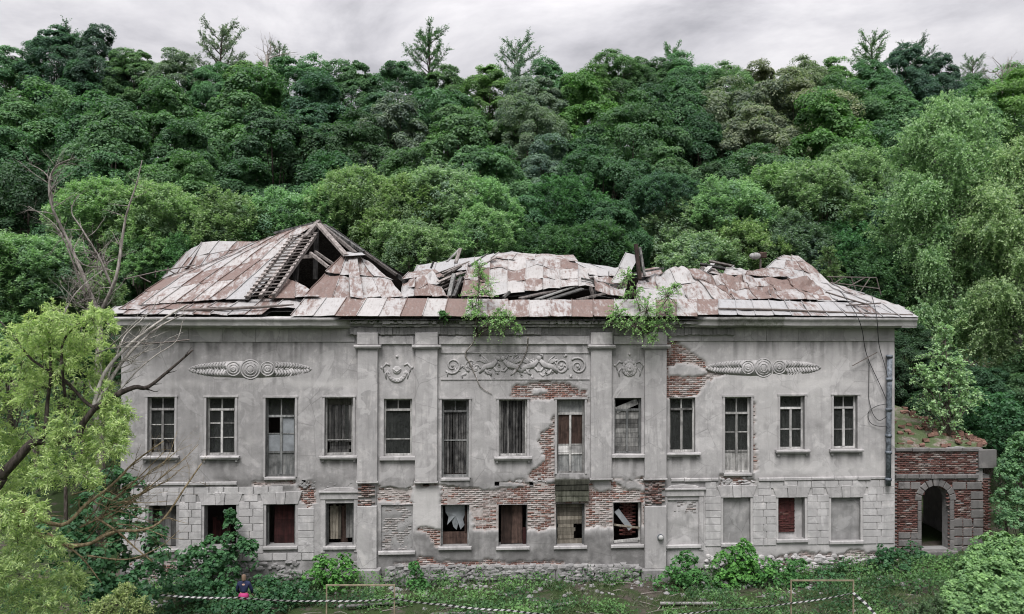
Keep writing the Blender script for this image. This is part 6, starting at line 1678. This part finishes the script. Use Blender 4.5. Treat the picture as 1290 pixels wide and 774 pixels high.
shrub('shrub', 'pale fine leaved bush tip at the lower left beside the willow', [(150, 762, -8, 26), (172, 770, -8, 20), (128, 772, -8.2, 24), (160, 745, -7.8, 12)], (.25, .33, .14), .10, .4, 112, mode='spray', dens=2.2)
shrub('bush', 'light green bush filling the right edge beside the annex', [(1286, 580, 1, 22), (1276, 600, .8, 18), (1298, 610, .5, 24), (1276, 632, .4, 18), (1294, 650, 0, 24), (1274, 658, 0, 15), (1288, 560, 1.4, 15)], (.12, .24, .115), .12, .7, 120, 'bush', dens=1.5)
shrub('bush', 'dark leafy bush behind the light bush right of the annex', [(1268, 530, 4, 30), (1290, 540, 4, 30), (1255, 560, 4, 22), (1240, 520, 6, 26), (1215, 545, 7, 20)], G3, .16, .7, 121, 'bush', dens=1.4)
shrub('bush', 'pale fuzzy bush at the lower right corner in front of the annex', [(1246, 706, -4, 22), (1272, 700, -4.3, 24), (1292, 712, -4, 22), (1226, 726, -4.5, 20), (1256, 728, -5, 22), (1284, 738, -5, 24), (1212, 748, -5, 18), (1240, 752, -5.5, 22), (1266, 762, -5.8, 24), (1294, 768, -6, 24), (1202, 768, -5.6, 16), (1225, 772, -5.9, 18), (1258, 690, -3.8, 14), (1236, 712, -4, 14)], (.165, .300, .125), .12, .6, 122, 'bush', dens=2.4)
shrub('bush', 'pale low bush to the left of the fuzzy bush at the lower right', [(1180, 765, -5.6, 20), (1160, 772, -5.8, 18), (1198, 740, -4.6, 14)], (.085, .15, .075), .09, .5, 123, 'bush', mode='spray', dens=1.6, droop=.3)
shrub('shrub', 'dark shrub hiding the legs of the standing person', [(300, 772, -4.3, 16), (318, 770, -4.2, 16), (282, 768, -4.2, 18), (335, 772, -4.2, 15)], G3, .12, .8, 124, dens=1.1)
# young trees rooted in the masonry
shrub('sapling', 'feathery green sapling rooted in the cornice left of the middle', [(605, 352, -.2, 20), (603, 336, -.2, 13), (606, 372, -.3, 24), (600, 400, -.8, 20), (618, 408, -.9, 20), (640, 406, -.9, 18), (652, 414, -.9, 9), (596, 388, -.6, 16), (630, 394, -.8, 14)], (.20, .36, .14), .10, .42, 113, 'sapling', None, .85, mode='spray', droop=.55, stem=.03, on=(600, 424, -.25))
shrub('sapling', 'bushy green sapling hanging over the cornice above the right pilaster', [(800, 372, -.2, 20), (790, 350, -.1, 16), (840, 374, -.3, 20), (815, 392, -.8, 26), (780, 398, -.8, 20), (840, 396, -.8, 20), (800, 410, -.95, 22), (830, 414, -.95, 20), (772, 406, -.9, 12), (850, 362, -.3, 10), (822, 428, -.95, 9)], (.20, .36, .14), .10, .42, 114, 'sapling', None, .9, mode='spray', droop=.55, stem=.035, on=(815, 420, -.25))
shrub('sapling', 'slender pale sapling growing behind the right end of the roof', [(1046, 330, 8, 13), (1044, 318, 8, 9), (1050, 344, 8, 13), (1040, 350, 8, 10)], (.10, .17, .07), .16, .5, 115, 'sapling', None, 1.2, mode='spray', droop=.2, on=(1046, 366, 8))
shrub('sapling', 'young birch growing from the rubble roof of the annex', [(1190, 415, 3.4, 10), (1190, 432, 3.4, 16), (1186, 452, 3.4, 24), (1200, 462, 3.3, 22), (1178, 475, 3.3, 26), (1198, 488, 3.3, 28), (1168, 494, 3.2, 22), (1215, 480, 3.3, 18), (1190, 510, 3.2, 28), (1170, 518, 3.1, 20), (1210, 516, 3.1, 24), (1195, 535, 3.0, 22), (1160, 470, 3.3, 14), (1228, 500, 3.3, 12)], (.25, .40, .21), .15, .6, 116, 'sapling', None, .8, mode='spray', droop=.3, stem=.035, bark='bark', on=(1196, 548, 2.9))
shrub('plant', 'small plant on the roof edge left of the middle sapling', [(560, 399, -.6, 7), (557, 395, -.6, 5)], G1, .08, .5, 117, 'plant', None, 1, mode='spray', droop=.4, on=(559, 404, -.5))
# roots creeping down the wall below the saplings
for pts, lab in (([(600, 420, -.5), (596, 432, -.35), (586, 446, -.18), (592, 458, -.17), (600, 476, -.16), (606, 488, -.16), (620, 497, -.15)], 'pale root creeping down the wall below the middle sapling'), ([(665, 425, -.45), (664, 440, -.2), (656, 458, -.18), (647, 472, -.17)], 'thin root crossing the relief frieze')):
    s = MB(); limb(s, pts, .035, .010, 6); tag(s.build('root', M['deadbark'], None, True), lab, 'root')
# moss and weeds on the ruined cornice
rng = np.random.default_rng(31); PX = rng.uniform(442, 866, 2600); P = []
for p in PX:
    if vnoise(np.array([p * .06]), np.array([0.]), 6)[0] > .45: q = at(p, rng.uniform(397, 404) + 6 * rng.random() ** 3, -.52 + rng.uniform(0, .1)); P.append(q)
P = np.array(P); o = leaf_mesh('moss_tufts', P, rand_unit(rng, len(P)) + np.array([0, -.6, .3]), rng.uniform(.05, .13, len(P)), .5, rng.uniform(0, .4, len(P)), rng, M['leaf'], color=(.045, .07, .025)); o['kind'] = 'stuff'; o.parent = house
# ground cover in front of the house
rng = np.random.default_rng(41)
n = 120000; x = rng.uniform(-21, 22, n); y = -8.5 + 8.4 * rng.random(n)
d = fbm(x * .55, y * .9, 91, 4); wall = sstep(-1.6, -.3, y); keep = (d + .20 * wall + .14 * sstep(5, 13, np.abs(x)) - .12 * np.exp(-((y + 3.4) / .5) ** 2) + rng.normal(0, .035, n)) > .515
x, y = x[keep], y[keep]; n = len(x)
hh = rng.random(n) ** 1.5 * (.10 + .42 * fbm(x * .7, y * .7, 93, 3) * (1 + 1.2 * wall[keep]))
P = np.stack([x, y, ground_h(x, y) + hh + .02], -1)
o = leaf_mesh('ground_cover', P, rand_unit(rng, n) * .7 + np.array([0, -.2, .7]), rng.uniform(.05, .15, n), .6, np.clip(rng.normal(.30, .2, n) + (fbm(x * .7, y * .9, 95, 3) - .5) * 2.2, 0, 1), rng, M['leaf'], color=(.080, .175, .062)); o['kind'] = 'stuff'
n = 42000; x = rng.uniform(-21, 22, n); y = -8.5 + 8.4 * rng.random(n); keep = (fbm(x * .6, y * 1.1, 97, 4) + .15 * sstep(11, 16, x)) > .5; x, y = x[keep], y[keep]; n = len(x)
T = np.stack([rng.normal(.25, .5, n), rng.normal(-.1, .4, n), np.ones(n) * .7], -1); L = rng.uniform(.12, .42, n)
P = np.stack([x, y, ground_h(x, y)], -1) + unit(T) * (L * .5)[:, None]
o = leaf_mesh('grass', P, np.cross(T, rand_unit(rng, n)), L, .07, rng.uniform(.1, .9, n), rng, M['leaf'], T=T, color=(.085, .125, .062)); o['kind'] = 'stuff'
# dead sticks and broken boards lying in front of the house
s = MB(); random.seed(44)
for k in range(130):
    x, y = random.uniform(-15, 16), random.uniform(-5.5, -.6); a = random.gauss(0, .5); L = random.uniform(.25, 1.1); z = float(ground_h(x, y)) + .04
    s.tube([(x, y, z), (x + L * .5 * math.cos(a), y + L * .5 * math.sin(a), z + random.uniform(0, .08)), (x + L * math.cos(a), y + L * math.sin(a), z + random.uniform(-.02, .05))], [.018, .014, .006], 4)
o = s.build('dead_sticks', M['deadbark']); o['kind'] = 'stuff'
for k, (px, py, Y, L, a, lab) in enumerate(((470, 745, -2.6, 1.9, .06, 'grey board lying in the grass right of the left metal frame'), (590, 758, -3.5, 2.6, -.04, 'long grey board lying in the dirt below the torn curtain window'), (700, 752, -3.0, 1.6, .2, 'short weathered board lying in the grass below the tan boarded window'), (868, 757, -3.3, 2.1, -.12, 'weathered board lying in front of the right pilaster'))):
    p = at(px, py, Y); z = float(ground_h(p.x, Y)) + .07; s = MB(); s.beam((p.x - L / 2 * math.cos(a), Y - L / 2 * math.sin(a), z), (p.x + L / 2 * math.cos(a), Y + L / 2 * math.sin(a), z + .04), .16, .035); tag(s.build('board', M['greywood']), lab, 'board')
# rubble fallen from the walls
s = MB(); random.seed(14)
for k in range(420):
    x = random.uniform(XL, XR); y = -.25 - abs(random.gauss(0, 1.1)); z = float(ground_h(x, y)); a = random.uniform(.04, .15); s.blob((x, y, z + a * .2), (a, a * .8, a * .6), 5, 4, .3)
o = s.build('rubble', M['stone']); o['kind'] = 'stuff'

# ================================================================== FRAMES, TAPES, PERSON
def goal(px0, px1, py, Y, label, w=.042):
    a, b = at(px0, py, Y), at(px1, py, Y); r = empty('metal_frame', (a.x, Y, float(ground_h(a.x, Y)))); tag(r, label, 'frame', None)
    for p in (a, b):
        s = MB(); s.box(p.x - w / 2, p.x + w / 2, Y - w / 2, Y + w / 2, float(ground_h(p.x, Y)) - .2, p.z - w / 2 - .001); loc(s.build('post', M['framemetal']), r)
    s = MB(); s.beam(a - Vector((w / 2, 0, 0)), b + Vector((w / 2, 0, 0)), w, w); loc(s.build('crossbar', M['framemetal']), r)
    return r
goal(411.5, 497, 737.5, -5.6, 'tan metal frame below the first pilaster from the left'); goal(996.5, 1075, 731.5, -5.2, 'tan metal frame in the grass below the red bricked window')
def tape(pts, label, w=.05):
    P = [at(*p) for p in pts]; Q = []
    for i in range(len(P) - 1):
        n = max(2, int((P[i + 1] - P[i]).length / .035))
        for k in range(n):
            t = k / n; q = P[i].lerp(P[i + 1], t); q.z -= .05 * 4 * t * (1 - t) * (P[i + 1] - P[i]).length / 3; Q.append(q)
    Q.append(P[-1]); V = []; F = []; mi = []; L = 0.0
    for i, q in enumerate(Q):
        L += (Q[i] - Q[i - 1]).length if i else 0; tw = .25 * math.sin(L * 1.3)
        for sg in (-1, 1): V.append((q.x + sg * .03, q.y + sg * tw * w * .5, q.z + sg * w * .5 * math.cos(tw)))
        V.append((q.x, q.y + .004, q.z))
    for i in range(len(Q) - 1):
        a = i * 3; F += [(a, a + 3, a + 4, a + 1), (a + 1, a + 4, a + 5, a + 2)]; mi += [(i // 3) % 2] * 2
    V = [v for v in V]; me = bpy.data.meshes.new('barrier_tape')
    V = []; F = []; mi = []; L = 0.0
    for i, q in enumerate(Q):
        L += (Q[i] - Q[i - 1]).length if i else 0; tw = .35 * math.sin(L * 1.3)
        for sg in (-1, 1): V.append((q.x + sg * .035, q.y + sg * math.sin(tw) * w * .5, q.z + sg * w * .5 * math.cos(tw)))
    for i in range(len(Q) - 1):
        a = i * 2; F.append((a, a + 2, a + 3, a + 1)); mi.append((i // 3) % 2)
    me.from_pydata(V, [], F); me.materials.append(M['tapewhite']); me.materials.append(M['tapeblack']); me.polygons.foreach_set('material_index', mi); me.update()
    o = bpy.data.objects.new('barrier_tape', me); link(o); md = o.modifiers.new('thickness', 'SOLIDIFY'); md.thickness = .004; tag(o, label, 'tape'); return o
tape([(196, 749, -5.0), (300, 753, -5.6), (411.5, 757, -5.66), (497, 754.5, -5.66), (560, 762, -5.8), (640, 769, -6.0), (730, 776, -6.2)], 'black and white barrier tape strung across the left metal frame')
tape([(800, 777, -6.0), (900, 769, -5.7), (996.5, 760, -5.26), (1075, 747, -5.26), (1090, 760, -5.5), (1110, 782, -5.9)], 'black and white barrier tape tied to the right metal frame')

def skin(name, verts, edges, mat, parent, root=0, sub=2):
    me = bpy.data.meshes.new(name); me.from_pydata([v[:3] for v in verts], edges, []); me.materials.append(mat); o = bpy.data.objects.new(name, me); link(o, parent)
    md = o.modifiers.new('skin', 'SKIN'); md.use_smooth_shade = True
    for i, v in enumerate(verts):
        sv = me.skin_vertices[0].data[i]; sv.radius = (v[3], v[4] if len(v) > 4 else v[3]); sv.use_root = (i == root)
    sd = o.modifiers.new('smooth', 'SUBSURF'); sd.levels = sub; sd.render_levels = sub
    return o
YP = -3.7; pp = at(307, 752, YP); gz = float(ground_h(pp.x, YP)); hz = at(306, 724, YP).z - gz      # standing height
person = empty('person', (pp.x, YP, gz)); tag(person, 'person seen from behind in navy jacket with pink garment at the hips, among dark shrubs', 'person')
k = hz / 1.62; person.scale = (k, k, k)
SKIN = mat_simple('skin', (.46, .29, .22), .6, var=.08); NAVY = mat_simple('navy_jacket', (.016, .022, .060), .8, scale=9); PINK = mat_simple('pink_fabric', (.36, .035, .14), .8, var=.2); TROU = mat_simple('dark_trousers', (.02, .022, .03), .85); HAIR = mat_simple('light_brown_hair', (.17, .115, .08), .7, scale=30)
B = [(0, 0, .86, .12, .09), (0, .02, 1.02, .12, .085), (0, .02, 1.20, .14, .09), (0, .03, 1.36, .055, .05), (0, .05, 1.44, .07, .075), (0, .055, 1.53, .078, .09), (0, .05, 1.60, .05, .06),
     (-.08, 0, .80, .085), (-.09, .02, .45, .058), (-.09, -.02, .08, .038), (-.09, .10, .03, .03), (.08, 0, .80, .085), (.09, .05, .45, .058), (.10, .02, .08, .038), (.10, .14, .03, .03),
     (-.17, .02, 1.30, .055), (-.24, .06, 1.06, .042), (-.20, .22, .90, .03), (-.19, .28, .84, .026), (.17, .02, 1.30, .055), (.25, .06, 1.06, .042), (.24, .20, .88, .03), (.24, .26, .82, .026)]
E_ = [(0, 1), (1, 2), (2, 3), (3, 4), (4, 5), (5, 6), (0, 7), (7, 8), (8, 9), (9, 10), (0, 11), (11, 12), (12, 13), (13, 14), (2, 15), (15, 16), (16, 17), (17, 18), (2, 19), (19, 20), (20, 21), (21, 22)]
for h, (hx, hy, hz_) in ((18, (-.19, .28, .84)), (22, (.24, .26, .82))):
    for f, (ox, oy, oz) in enumerate(((-.035, .03, -.01), (-.018, .06, -.05), (0, .065, -.055), (.016, .06, -.05), (.03, .05, -.04))):
        i = len(B); B += [(hx + ox * .8, hy + oy * .5, hz_ + oz * .5, .010), (hx + ox * 1.1, hy + oy, hz_ + oz * 1.3, .008)]; E_ += [(h, i), (i, i + 1)]
skin('body', B, E_, SKIN, person)
skin('jacket', [(0, 0, .95, .150, .115), (0, .02, 1.10, .150, .11), (0, .02, 1.24, .165, .115), (0, .035, 1.41, .082, .078), (-.18, .02, 1.30, .075), (-.25, .06, 1.06, .062), (-.21, .20, .92, .048), (.18, .02, 1.30, .075), (.26, .06, 1.06, .062), (.245, .18, .90, .048)], [(0, 1), (1, 2), (2, 3), (2, 4), (4, 5), (5, 6), (2, 7), (7, 8), (8, 9)], NAVY, person)
skin('pink_garment', [(0, 0, 1.0, .165, .13), (0, -.01, .88, .20, .16), (0, -.01, .78, .20, .16), (0, -.03, .70, .13, .10)], [(0, 1), (1, 2), (2, 3)], PINK, person)
skin('trousers', [(0, 0, .88, .13, .11), (-.085, 0, .76, .10), (-.09, .02, .45, .072), (-.09, -.02, .10, .055), (.085, 0, .76, .10), (.09, .05, .45, .072), (.10, .02, .10, .055)], [(0, 1), (1, 2), (2, 3), (0, 4), (4, 5), (5, 6)], TROU, person)
skin('hair', [(0, .045, 1.60, .078, .095), (0, .005, 1.56, .088, .08), (0, -.02, 1.48, .08, .055), (0, -.04, 1.38, .06, .035)], [(0, 1), (1, 2), (2, 3)], HAIR, person)
